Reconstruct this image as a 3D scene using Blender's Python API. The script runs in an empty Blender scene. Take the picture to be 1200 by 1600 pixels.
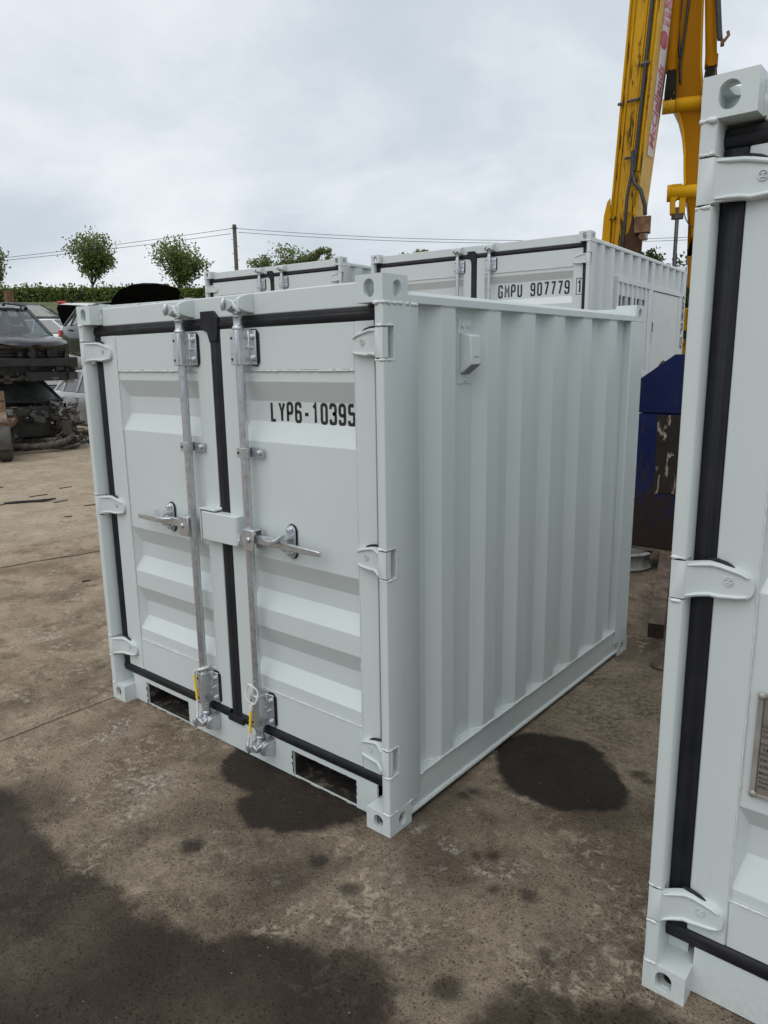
import bpy, bmesh, math, random
from mathutils import Vector, Matrix, noise as mnoise
random.seed(7)
PI = math.pi
SC = bpy.context.scene
COL = SC.collection

# ------------------------------------------------------------------ camera, world, sun, exposure
CAM = Vector((1.5181, -1.8415, 1.7300))
PITCH, YAW, ROLL = -0.205513, -0.691773, -0.014864
cd = bpy.data.cameras.new('camera'); cam = bpy.data.objects.new('camera', cd); COL.objects.link(cam)
fw = Vector((math.sin(YAW)*math.cos(PITCH), math.cos(YAW)*math.cos(PITCH), math.sin(PITCH)))
r0 = Vector((math.cos(YAW), -math.sin(YAW), 0)); u0 = r0.cross(fw)
rt = math.cos(ROLL)*r0 + math.sin(ROLL)*u0; up = -math.sin(ROLL)*r0 + math.cos(ROLL)*u0
cam.matrix_world = Matrix(((rt.x, up.x, -fw.x, CAM.x), (rt.y, up.y, -fw.y, CAM.y), (rt.z, up.z, -fw.z, CAM.z), (0, 0, 0, 1)))
cd.sensor_fit = 'VERTICAL'; cd.sensor_height = 24.0; cd.sensor_width = 18.0
cd.lens = 1137.378/1600*24.0
cd.clip_start = 0.05; cd.clip_end = 3000
SC.camera = cam

W = bpy.data.worlds.new('World'); SC.world = W; W.use_nodes = True
SUN_EL, SUN_AZ = math.radians(58), math.radians(176)      # high, behind the camera's left shoulder

class NT:
    """tiny helper for building node trees"""
    def __init__(s, nt): s.nt = nt
    def n(s, t, ins=None, **kw):
        nd = s.nt.nodes.new(t)
        for k, v in kw.items(): setattr(nd, k, v)
        for k, v in (ins or {}).items():
            sk = nd.inputs[k]
            if isinstance(v, bpy.types.NodeSocket): s.nt.links.new(v, sk)
            else: sk.default_value = v
        return nd
    def math(s, op, a, b=0.0, c=0.0, clamp=False):
        return s.n('ShaderNodeMath', {0: a, 1: b, 2: c}, operation=op, use_clamp=clamp).outputs[0]
    def vmath(s, op, a, b=(0, 0, 0)):
        nd = s.n('ShaderNodeVectorMath', {0: a, 1: b}, operation=op)
        return nd.outputs['Value'] if op in ('DISTANCE', 'LENGTH', 'DOT_PRODUCT') else nd.outputs[0]
    def noise(s, vec, scale, detail=4.0, rough=0.55, dist=0.0, out='Fac'):
        return s.n('ShaderNodeTexNoise', {'Vector': vec, 'Scale': scale, 'Detail': detail, 'Roughness': rough, 'Distortion': dist}).outputs[out]
    def ramp(s, fac, lo, hi, a=0.0, b=1.0, smooth=True):
        return s.n('ShaderNodeMapRange', {0: fac, 1: lo, 2: hi, 3: a, 4: b}, interpolation_type='SMOOTHSTEP' if smooth else 'LINEAR').outputs[0]
    def mix(s, fac, a, b, mode='MIX'):
        nd = s.nt.nodes.new('ShaderNodeMix'); nd.data_type = 'RGBA'; nd.blend_type = mode
        for i, v in ((0, fac), (6, a), (7, b)):
            if isinstance(v, bpy.types.NodeSocket): s.nt.links.new(v, nd.inputs[i])
            else: nd.inputs[i].default_value = v if i == 0 else (v[0], v[1], v[2], 1.0)
        return nd.outputs[2]

def world_sky():
    t = NT(W.node_tree); W.node_tree.nodes.clear()
    sky = t.n('ShaderNodeTexSky', sky_type='NISHITA', sun_disc=False, sun_elevation=SUN_EL, sun_rotation=SUN_AZ)
    d = t.n('ShaderNodeTexCoord').outputs['Generated']
    xyz = t.n('ShaderNodeSeparateXYZ', {0: d})
    zz = t.math('ADD', t.math('MAXIMUM', xyz.outputs[2], 0.0), 0.38)
    p = t.n('ShaderNodeCombineXYZ', {0: t.math('DIVIDE', xyz.outputs[0], zz), 1: t.math('DIVIDE', xyz.outputs[1], zz), 2: 0.0}).outputs[0]
    a = t.noise(p, 1.5, 6.0, 0.56, 0.35)
    b = t.noise(p, 4.6, 6.0, 0.58, 0.4)
    m = t.math('ADD', t.math('MULTIPLY', a, 0.78), t.math('MULTIPLY', b, 0.22))
    cl = t.ramp(m, 0.32, 0.68)
    cloud = t.mix(cl, (6.05, 6.75, 7.45), (9.0, 9.35, 9.75))
    col = t.mix(0.94, sky.outputs[0], cloud)
    bg = t.n('ShaderNodeBackground', {0: col, 1: 0.10})
    o = t.n('ShaderNodeOutputWorld'); t.nt.links.new(bg.outputs[0], o.inputs[0])
world_sky()

sd = bpy.data.lights.new('sun', 'SUN'); sd.energy = 1.4; sd.angle = math.radians(70); sd.color = (1.0, 0.975, 0.94)
so = bpy.data.objects.new('sun', sd); COL.objects.link(so)
sv = Vector((math.sin(SUN_AZ)*math.cos(SUN_EL), math.cos(SUN_AZ)*math.cos(SUN_EL), math.sin(SUN_EL)))
so.rotation_euler = (-sv).to_track_quat('-Z', 'Y').to_euler()

SC.view_settings.view_transform = 'Standard'; SC.view_settings.look = 'None'
SC.view_settings.exposure = 0.0; SC.view_settings.gamma = 1.0; SC.view_settings.use_curve_mapping = False

# ------------------------------------------------------------------ materials
def mat(name):
    m = bpy.data.materials.new(name); m.use_nodes = True
    m.node_tree.nodes.clear(); t = NT(m.node_tree)
    o = t.n('ShaderNodeOutputMaterial'); b = t.n('ShaderNodeBsdfPrincipled')
    m.node_tree.links.new(b.outputs[0], o.inputs[0])
    return m, t, b
def setb(t, b, **kw):
    for k, v in kw.items():
        k = k.replace('_', ' ')
        if isinstance(v, bpy.types.NodeSocket): t.nt.links.new(v, b.inputs[k])
        elif isinstance(v, tuple) and len(v) == 3 and b.inputs[k].type == 'RGBA': b.inputs[k].default_value = (*v, 1)
        else: b.inputs[k].default_value = v
def pos(t): return t.n('ShaderNodeNewGeometry').outputs['Position']
def obj(t): return t.n('ShaderNodeTexCoord').outputs['Object']
def bump(t, h, strength, dist): return t.n('ShaderNodeBump', {'Height': h, 'Strength': strength, 'Distance': dist}).outputs[0]

def m_simple(name, a, b_, rough=0.5, scale=8.0, metal=0.0, bstr=0.2, bscale=60.0, rvar=0.12, spec=0.5, lo=0.35, hi=0.65):
    m, t, b = mat(name); p = pos(t)
    n1 = t.noise(p, scale, 5.0, 0.6)
    setb(t, b, Base_Color=t.mix(t.ramp(n1, lo, hi), a, b_), Metallic=metal, Specular_IOR_Level=spec,
         Roughness=t.ramp(t.noise(p, scale*2.3, 4.0), 0.3, 0.7, max(0.03, rough-rvar), min(1, rough+rvar)),
         Normal=bump(t, t.noise(p, bscale, 3.0), bstr, 0.002))
    return m
def m_paint(name, base, dirt=(0.36, 0.35, 0.31), amount=0.35):
    m, t, b = mat(name); p = pos(t)
    big = t.noise(p, 1.3, 4.0, 0.6)
    col = t.mix(t.ramp(big, 0.3, 0.7), tuple(c*0.975 for c in base), tuple(c*1.02 for c in base))
    st = t.n('ShaderNodeMapping', {'Vector': p, 'Scale': (14, 14, 1.0)}).outputs[0]
    streak = t.math('MULTIPLY', t.ramp(t.noise(st, 1.2, 5.0, 0.6), 0.60, 0.80), amount*0.5)
    col = t.mix(streak, col, dirt)
    scuff = t.math('MULTIPLY', t.ramp(t.noise(p, 17.0, 6.0, 0.7, 0.8), 0.68, 0.78), amount)
    col = t.mix(scuff, col, dirt)
    low = t.math('MULTIPLY', t.ramp(t.n('ShaderNodeSeparateXYZ', {0: p}).outputs[2], 0.0, 0.16, 1.0, 0.0), t.ramp(t.noise(p, 60.0, 6.0, 0.75), 0.42, 0.66))
    col = t.mix(t.math('MULTIPLY', low, 0.16), col, (0.20, 0.165, 0.125))
    fine = t.noise(p, 220.0, 2.0); mid = t.noise(p, 5.0, 3.0)
    h = t.math('ADD', t.math('MULTIPLY', fine, 0.12), mid)
    setb(t, b, Base_Color=col, Roughness=t.ramp(t.noise(p, 9.0, 4.0), 0.3, 0.7, 0.33, 0.47), Specular_IOR_Level=0.5,
         Normal=bump(t, h, 0.35, 0.004))
    return m
PAINT = m_paint('grey_container_paint', (0.590, 0.640, 0.632))
PAINT_W = m_simple('weld_bead_paint', (0.58, 0.61, 0.60), (0.66, 0.69, 0.68), 0.42, 20, bstr=0.8, bscale=140)
PAINT_FAR = m_paint('office_container_paint', (0.585, 0.625, 0.625))
RUBBER = m_simple('black_rubber', (0.010, 0.011, 0.014), (0.018, 0.018, 0.021), 0.55, 6, bstr=0.25, bscale=40, spec=0.3)
BLACK = m_simple('black_lettering_and_holes', (0.010, 0.010, 0.010), (0.016, 0.016, 0.016), 0.5, 20)
CHIP = m_simple('chipped_black', (0.012, 0.010, 0.009), (0.05, 0.038, 0.03), 0.75, 30, bstr=0.6)
def m_galv(name):
    m, t, b = mat(name); p = pos(t)
    v = t.n('ShaderNodeTexVoronoi', {'Vector': p, 'Scale': 90.0}, feature='F1').outputs['Color']
    s = t.n('ShaderNodeSeparateColor', {0: v}).outputs[0]
    col = t.mix(s, (0.52, 0.545, 0.57), (0.60, 0.625, 0.65))
    st = t.n('ShaderNodeMapping', {'Vector': p, 'Scale': (90, 90, 6)}).outputs[0]
    sc = t.ramp(t.noise(st, 1.0, 5.0, 0.65), 0.62, 0.76)
    col = t.mix(t.math('MULTIPLY', sc, 0.35), col, (0.26, 0.25, 0.24))
    setb(t, b, Base_Color=col, Metallic=0.8, Roughness=t.ramp(t.noise(p, 30.0, 4.0), 0.3, 0.7, 0.24, 0.40),
         Normal=bump(t, t.noise(p, 60.0, 4.0), 0.12, 0.0015))
    return m
GALV = m_galv('galvanised_steel')
POCKET = m_simple('dirty_pocket_steel', (0.014, 0.011, 0.009), (0.16, 0.13, 0.10), 0.85, 16, bstr=0.7, bscale=30, lo=0.46, hi=0.74)
ROPE_W = m_simple('white_rope', (0.62, 0.61, 0.57), (0.75, 0.74, 0.70), 0.8, 60, bstr=0.8, bscale=300)
ROPE_Y = m_simple('yellow_rope', (0.78, 0.55, 0.02), (0.85, 0.65, 0.04), 0.7, 60, bstr=0.8, bscale=300)
PLATE = m_simple('dull_plate_metal', (0.24, 0.225, 0.20), (0.30, 0.28, 0.25), 0.42, 12, metal=0.5)
PLATE_E = m_simple('dull_plate_edge', (0.30, 0.28, 0.25), (0.38, 0.36, 0.33), 0.5, 12, metal=0.4)
RUST = m_simple('rusty_steel', (0.10, 0.045, 0.022), (0.20, 0.11, 0.06), 0.85, 9, bstr=0.8, bscale=45)
RUSTPALE = m_simple('weathered_rusty_board', (0.16, 0.09, 0.05), (0.38, 0.31, 0.24), 0.8, 5, bstr=0.7, bscale=30)
DARKIRON = m_simple('dark_worn_iron', (0.030, 0.026, 0.022), (0.085, 0.07, 0.055), 0.75, 14, bstr=0.8, bscale=50)
def m_worn(name, base, base2, wear, lo, hi, scale, rough=0.45, streak=1.0, zwear=None):
    m, t, b = mat(name); p = pos(t)
    col = t.mix(t.ramp(t.noise(p, scale*0.35, 4.0), 0.35, 0.65), base, base2)
    st = t.n('ShaderNodeMapping', {'Vector': p, 'Scale': (3.0, 3.0, streak)}).outputs[0]
    nz_ = t.noise(st, scale, 7.0, 0.68, 0.4)
    if zwear: nz_ = t.math('ADD', nz_, t.ramp(t.n('ShaderNodeSeparateXYZ', {0: p}).outputs[2], zwear[0], zwear[1], -0.10, 0.17))
    w = t.ramp(nz_, lo, hi)
    col = t.mix(w, col, wear)
    setb(t, b, Specular_IOR_Level=0.06, Base_Color=col, Roughness=t.math('ADD', t.math('MULTIPLY', w, 0.3), rough), Normal=bump(t, t.noise(p, scale*4, 4.0), 0.4, 0.004))
    return m
YELLOW = m_worn('worn_yellow_paint', (0.50, 0.255, 0.006), (0.60, 0.32, 0.012), (0.07, 0.045, 0.022), 0.60, 0.68, 2.2, 0.42, 0.5)
YELLOW_D = m_worn('oily_yellow_paint', (0.56, 0.31, 0.02), (0.46, 0.24, 0.02), (0.05, 0.033, 0.016), 0.50, 0.62, 3.4, 0.45, 0.45)
YELLOW_SHADE = m_worn('shaded_yellow_paint', (0.33, 0.135, 0.0008), (0.28, 0.112, 0.0008), (0.06, 0.04, 0.02), 0.68, 0.74, 1.4, 0.38, 0.5)  # boom and cylinder yellow, darkened in the colour for their shade
YELLOW_LIT = m_simple('lit_yellow_paint', (0.66, 0.42, 0.10), (0.72, 0.48, 0.14), 0.45, 3)  # paler copy of the yellow for the arm's lit face
GREASE = m_worn('black_grease', (0.012, 0.010, 0.008), (0.02, 0.017, 0.012), (0.40, 0.22, 0.02), 0.60, 0.66, 5.0, 0.55, 0.7)
HOSE = m_simple('black_hose', (0.012, 0.012, 0.013), (0.03, 0.03, 0.032), 0.45, 20)
ROD = m_simple('dull_rod', (0.10, 0.105, 0.11), (0.16, 0.165, 0.17), 0.3, 10, metal=0.8)
STICKER = m_simple('white_sticker', (0.70, 0.67, 0.66), (0.80, 0.77, 0.77), 0.4, 6)
PINK = m_simple('faded_red_print', (0.52, 0.09, 0.15), (0.62, 0.20, 0.26), 0.5, 6)
PINKF = m_simple('rubbed_red_print', (0.60, 0.17, 0.24), (0.74, 0.50, 0.54), 0.5, 14)
BLUE_B = m_worn('blue_paint_worn_away_below', (0.009, 0.015, 0.062), (0.013, 0.022, 0.088), (0.034, 0.025, 0.020), 0.42, 0.66, 9.0, 0.55, 1.0, zwear=(1.2, 0.25))
BLUE = m_worn('worn_blue_paint', (0.008, 0.013, 0.048), (0.013, 0.020, 0.070), (0.042, 0.028, 0.020), 0.54, 0.72, 5.0, 0.5, 1.0)
BLUE_F = m_worn('rust_worn_blue_foot', (0.012, 0.014, 0.035), (0.022, 0.018, 0.024), (0.048, 0.032, 0.024), 0.36, 0.58, 6.0, 0.6, 0.8)
RUST_D = m_simple('dark_rusty_steel', (0.070, 0.048, 0.034), (0.150, 0.108, 0.078), 0.8, 9, bstr=0.8, bscale=45)
BLUE_R = m_worn('rust_flaked_blue_paint', (0.026, 0.021, 0.020), (0.042, 0.032, 0.027), (0.32, 0.28, 0.22), 0.55, 0.62, 5.5, 0.75, 1.0)
WHITEPAINT = m_simple('white_car_paint', (0.66, 0.67, 0.68), (0.72, 0.73, 0.74), 0.25, 3, bstr=0.05)
BLACKPAINT = m_simple('black_car_paint', (0.010, 0.011, 0.013), (0.016, 0.017, 0.020), 0.14, 3, bstr=0.05, rvar=0.05)
GREYPAINT = m_simple('dusty_grey_car_paint', (0.016, 0.016, 0.020), (0.034, 0.032, 0.038), 0.22, 3, bstr=0.08)
DIRTPAINT = m_simple('dirty_dark_car_paint', (0.022, 0.022, 0.023), (0.06, 0.055, 0.05), 0.55, 5, bstr=0.3)
PLASTIC = m_simple('black_plastic', (0.012, 0.012, 0.013), (0.03, 0.03, 0.03), 0.5, 7, bstr=0.3)
FELT = m_simple('black_felt', (0.003, 0.003, 0.003), (0.006, 0.006, 0.006), 0.95, 7, spec=0.1)
TYRE = m_simple('dusty_tyre', (0.025, 0.023, 0.021), (0.075, 0.065, 0.055), 0.85, 8, bstr=0.5)
ALU = m_simple('dull_aluminium', (0.25, 0.24, 0.23), (0.42, 0.41, 0.40), 0.45, 12, metal=0.7)
GRIME = m_simple('grimy_metal', (0.045, 0.038, 0.031), (0.14, 0.12, 0.10), 0.7, 10, metal=0.2, bstr=0.8)
REDLIGHT = m_simple('red_lens', (0.42, 0.02, 0.02), (0.50, 0.03, 0.03), 0.2, 4)
WINDOWFRAME = m_simple('white_window_frame', (0.68, 0.69, 0.74), (0.74, 0.75, 0.79), 0.4, 4)
def m_glass(name, tint, spec_mix=0.12):
    m = bpy.data.materials.new(name); m.use_nodes = True; t = NT(m.node_tree); m.node_tree.nodes.clear()
    g = t.n('ShaderNodeNewGeometry'); ca = t.math('ABSOLUTE', t.vmath('DOT_PRODUCT', g.outputs['Normal'], g.outputs['Incoming']))
    fr = t.math('ADD', t.math('MULTIPLY', t.math('POWER', t.math('SUBTRACT', 1.0, ca), 5.0), 0.9), 0.05)
    tr = t.n('ShaderNodeBsdfTransparent', {0: (*tint, 1)}); gl = t.n('ShaderNodeBsdfGlossy', {0: (1, 1, 1, 1), 'Roughness': 0.04})
    mx = t.n('ShaderNodeMixShader', {0: t.math('ADD', fr, spec_mix, clamp=True), 1: tr.outputs[0], 2: gl.outputs[0]})
    o = t.n('ShaderNodeOutputMaterial'); t.nt.links.new(mx.outputs[0], o.inputs[0]); return m
GLASS = m_glass('car_glass', (0.52, 0.60, 0.62), 0.10)
GLASS_D = m_glass('dark_car_glass', (0.10, 0.11, 0.12), 0.10)
GLASS_DUST = m_simple('dusty_glass', (0.05, 0.06, 0.055), (0.12, 0.13, 0.12), 0.35, 3)
BARK = m_simple('bark', (0.045, 0.038, 0.028), (0.09, 0.075, 0.055), 0.9, 3, bstr=0.8, bscale=12)
POLEWOOD = m_simple('weathered_pole_wood', (0.10, 0.085, 0.065), (0.17, 0.145, 0.115), 0.85, 2)
def m_leaf(name, a, b_, c):
    m, t, b = mat(name)
    r = t.n('ShaderNodeNewGeometry').outputs['Random Per Island']
    col = t.mix(r, a, b_)
    col = t.mix(t.ramp(t.noise(pos(t), 0.8, 3.0), 0.45, 0.7), col, c)
    setb(t, b, Base_Color=col, Roughness=0.55, Specular_IOR_Level=0.3)
    tl = t.n('ShaderNodeBsdfTranslucent', {0: t.mix(0.5, col, (0.16, 0.22, 0.03))})
    o = [x for x in t.nt.nodes if x.bl_idname == 'ShaderNodeOutputMaterial'][0]
    mx = t.n('ShaderNodeMixShader', {0: 0.45, 1: b.outputs[0], 2: tl.outputs[0]})
    t.nt.links.new(mx.outputs[0], o.inputs[0]); return m
LEAF = m_leaf('tree_leaves', (0.120, 0.155, 0.042), (0.21, 0.255, 0.095), (0.165, 0.20, 0.06))
LEAF_H = m_leaf('hedge_leaves', (0.090, 0.130, 0.030), (0.165, 0.215, 0.060), (0.18, 0.21, 0.06))
LEAF_D = m_leaf('dark_tree_leaves', (0.022, 0.038, 0.012), (0.055, 0.085, 0.025), (0.04, 0.06, 0.018))
GRASS = m_simple('rough_grass', (0.05, 0.07, 0.02), (0.11, 0.12, 0.045), 0.9, 0.8, bstr=0.8, bscale=6)

def m_ground():
    m, t, b = mat('stained_concrete'); p = pos(t)
    sx = t.n('ShaderNodeSeparateXYZ', {0: p})
    flat = t.n('ShaderNodeCombineXYZ', {0: sx.outputs[0], 1: sx.outputs[1], 2: 0.0}).outputs[0]
    n1 = t.noise(flat, 0.55, 5.0, 0.6, 0.2)
    n2 = t.noise(flat, 2.4, 7.0, 0.66, 0.3)
    n3 = t.noise(flat, 11.0, 8.0, 0.70, 0.4)
    n4 = t.noise(flat, 88.0, 4.0, 0.72)
    n5 = t.noise(flat, 170.0, 3.0, 0.7)
    # concrete colour of each bay: the old bay far left is pale tan, the near ones brown with traffic grime
    wob = t.math('MULTIPLY', t.math('SUBTRACT', n2, 0.5), 0.9)
    bay = t.ramp(t.math('ADD', t.math('SUBTRACT', sx.outputs[0], t.math('MULTIPLY', sx.outputs[1], 0.2)), t.math('MULTIPLY', wob, 0.5)), -6.1, -5.7, 1.0, 0.0)
    mid = t.ramp(t.math('ADD', sx.outputs[0], wob), -2.6, -0.6, 1.0, 0.0)
    grime = t.mix(t.ramp(n2, 0.36, 0.64), (0.142, 0.107, 0.076), (0.310, 0.248, 0.180))
    brown = t.mix(t.ramp(n2, 0.36, 0.64), (0.240, 0.178, 0.124), (0.480, 0.375, 0.272))
    tan = t.mix(t.ramp(n2, 0.30, 0.72), (0.40, 0.320, 0.228), (0.580, 0.480, 0.355))
    col = t.mix(mid, grime, brown); col = t.mix(bay, col, tan)
    # worn-through aggregate: pale and dark grains
    wear = t.ramp(n3, 0.36, 0.64)
    gr = t.ramp(n4, 0.50, 0.60)
    col = t.mix(t.math('MULTIPLY', gr, t.math('ADD', t.math('MULTIPLY', wear, 0.42), 0.06)), col, (0.35, 0.275, 0.195))
    pit = t.n('ShaderNodeTexVoronoi', {'Vector': t.vmath('ADD', flat, t.n('ShaderNodeVectorMath', {0: t.noise(flat, 60.0, 3.0, 0.6, 0.0, 'Color'), 'Scale': 0.012}, operation='SCALE').outputs[0]), 'Scale': 62.0}).outputs['Distance']
    pitm = t.math('MULTIPLY', t.ramp(pit, 0.30, 0.16), t.ramp(n3, 0.42, 0.58))
    col = t.mix(t.math('MULTIPLY', t.ramp(n4, 0.45, 0.36), 0.45), col, (0.040, 0.031, 0.023))
    col = t.mix(t.math('MULTIPLY', pitm, 0.55), col, (0.035, 0.027, 0.020))
    col = t.mix(t.math('MULTIPLY', t.ramp(n3, 0.47, 0.36), 0.45), col, (0.060, 0.046, 0.033))
    col = t.mix(t.math('MULTIPLY', t.ramp(n5, 0.54, 0.64), 0.40), col, (0.40, 0.32, 0.235))
    col = t.mix(t.math('MULTIPLY', t.ramp(n5, 0.46, 0.37), 0.50), col, (0.03, 0.024, 0.018))
    # oily traffic film in broad drifts
    film = t.math('MULTIPLY', t.ramp(t.noise(flat, 1.1, 6.0, 0.62, 0.5), 0.50, 0.66), t.ramp(sx.outputs[0], -6.0, -1.0, 0.10, 0.50))
    col = t.mix(film, col, (0.070, 0.055, 0.041))
    # mortar and paint scuffs
    crust = t.math('MULTIPLY', t.ramp(t.noise(flat, 24.0, 8.0, 0.78, 0.6), 0.50, 0.60), t.ramp(t.noise(flat, 1.9, 6.0, 0.68, 0.4), 0.44, 0.60))
    col = t.mix(t.math('MULTIPLY', crust, 0.78), col, (0.50, 0.425, 0.32))
    def mask(circles, warp, soft):
        wn = t.n('ShaderNodeTexNoise', {'Vector': flat, 'Scale': 3.2, 'Detail': 7.0, 'Roughness': 0.62}).outputs['Color']
        w = t.n('ShaderNodeVectorMath', {0: t.vmath('SUBTRACT', wn, (0.5, 0.5, 0.5)), 'Scale': warp}, operation='SCALE').outputs[0]
        q = t.vmath('MULTIPLY', t.vmath('ADD', flat, w), (1, 1, 0)); best = None
        for (x, y, r) in circles:
            d = t.math('SUBTRACT', t.vmath('DISTANCE', q, (x, y, 0)), r)
            best = d if best is None else t.math('MINIMUM', best, d)
        return t.ramp(best, -soft, soft, 1.0, 0.0)
    scuffs = mask([(-1.60, -0.14, .05), (-1.52, -0.23, .06), (-2.66, 0.42, .07), (-3.03, 0.21, .06), (0.04, 0.11, .022), (0.18, 0.12, .035), (0.37, 0.07, .035), (0.44, 0.11, .03), (-1.0, -0.35, .08), (-0.9, -0.5, .05)], 0.30, 0.06)
    sp = t.math('MULTIPLY', scuffs, t.ramp(t.noise(flat, 30.0, 6.0, 0.75), 0.49, 0.57))
    col = t.mix(t.math('MULTIPLY', sp, 0.85), col, (0.58, 0.54, 0.49))
    # spilt oil and wet patches
    clean = t.math('MULTIPLY', mask([(0.35, 1.35, .38), (0.62, 1.00, .22), (0.05, 1.7, .3), (0.75, 0.9, .12), (-0.98, -0.45, .16), (-0.55, -0.62, .14), (0.25, -0.32, .16)], 0.45, 0.16), t.ramp(t.noise(flat, 38.0, 7.0, 0.76, 0.4), 0.44, 0.58))
    col = t.mix(t.math('MULTIPLY', clean, 0.55), col, (0.42, 0.345, 0.26))
    oil = mask([(0.27, 0.81, .27), (0.12, 0.86, .17), (0.42, 0.76, .17), (0.33, 0.68, .15)], 0.20, 0.018)
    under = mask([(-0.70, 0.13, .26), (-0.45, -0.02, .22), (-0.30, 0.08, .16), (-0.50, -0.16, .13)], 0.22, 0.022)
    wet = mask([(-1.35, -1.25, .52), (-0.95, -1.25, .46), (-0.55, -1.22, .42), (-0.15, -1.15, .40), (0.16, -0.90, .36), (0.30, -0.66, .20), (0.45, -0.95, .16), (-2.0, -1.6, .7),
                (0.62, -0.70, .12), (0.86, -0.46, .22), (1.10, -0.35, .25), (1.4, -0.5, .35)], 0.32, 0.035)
    damp = mask([(0.60, 0.66, .09), (0.70, 0.72, .09), (0.5, 0.62, .05), (0.20, -0.05, .12), (-0.2, -0.35, .15), (-1.3, -0.9, .3), (0.75, -0.05, .1), (-0.1, 0.3, .2), (0.2, 2.9, .3)], 0.30, 0.12)
    spots = mask([(0.07, 0.40, .026), (0.09, 0.45, .018), (0.29, 0.13, .022), (0.35, 0.16, .024), (0.55, 0.04, .03), (0.57, 0.97, .03), (0.61, 0.94, .025), (0.54, -0.41, .04), (0.06, -0.29, .03), (-0.12, -0.25, .035), (-0.55, -0.5, .04), (0.45, 0.0, .02), (0.7, -0.15, .025)], 0.15, 0.020)
    col = t.mix(t.math('MULTIPLY', damp, 0.5), col, (0.045, 0.037, 0.030))
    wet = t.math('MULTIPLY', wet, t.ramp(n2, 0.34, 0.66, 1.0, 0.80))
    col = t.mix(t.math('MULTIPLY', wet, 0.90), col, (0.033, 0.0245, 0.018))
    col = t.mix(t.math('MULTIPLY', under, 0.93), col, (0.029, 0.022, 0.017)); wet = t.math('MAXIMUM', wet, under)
    col = t.mix(t.math('MULTIPLY', oil, 0.90), col, (0.021, 0.018, 0.016))
    blot = t.ramp(t.noise(flat, 4.6, 5.0, 0.6, 0.6), 0.60, 0.70)
    col = t.mix(t.math('MULTIPLY', blot, 0.42), col, (0.045, 0.035, 0.027))
    col = t.mix(t.math('MULTIPLY', spots, 0.70), col, (0.020, 0.017, 0.015))
    pale = t.math('MULTIPLY', t.ramp(t.noise(flat, 6.5, 7.0, 0.72, 0.5), 0.60, 0.70), t.math('SUBTRACT', 1.0, t.math('MAXIMUM', wet, oil)))
    col = t.mix(t.math('MULTIPLY', pale, 0.45), col, (0.40, 0.345, 0.27))
    grit = t.ramp(t.n('ShaderNodeTexVoronoi', {'Vector': flat, 'Scale': 34.0}).outputs['Distance'], 0.045, 0.02)
    col = t.mix(t.math('MULTIPLY', grit, 0.55), col, (0.36, 0.33, 0.29))
    h = t.math('ADD', t.math('MULTIPLY', n3, 1.1), t.math('ADD', t.math('MULTIPLY', n4, 0.75), t.math('MULTIPLY', n5, 0.22)))
    w2 = t.math('MAXIMUM', wet, oil)
    rough = t.math('SUBTRACT', t.ramp(n3, 0.3, 0.7, 0.78, 0.95), t.math('MULTIPLY', w2, 0.28))
    setb(t, b, Base_Color=col, Roughness=rough, Specular_IOR_Level=0.14, Normal=bump(t, t.math('SUBTRACT', h, t.math('MULTIPLY', pitm, 0.5)), 1.0, 0.017))
    return m
GROUND = m_ground()
JOINT = m_simple('joint_dirt', (0.035, 0.027, 0.02), (0.09, 0.07, 0.05), 0.95, 9, bstr=0.8, bscale=40)

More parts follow.
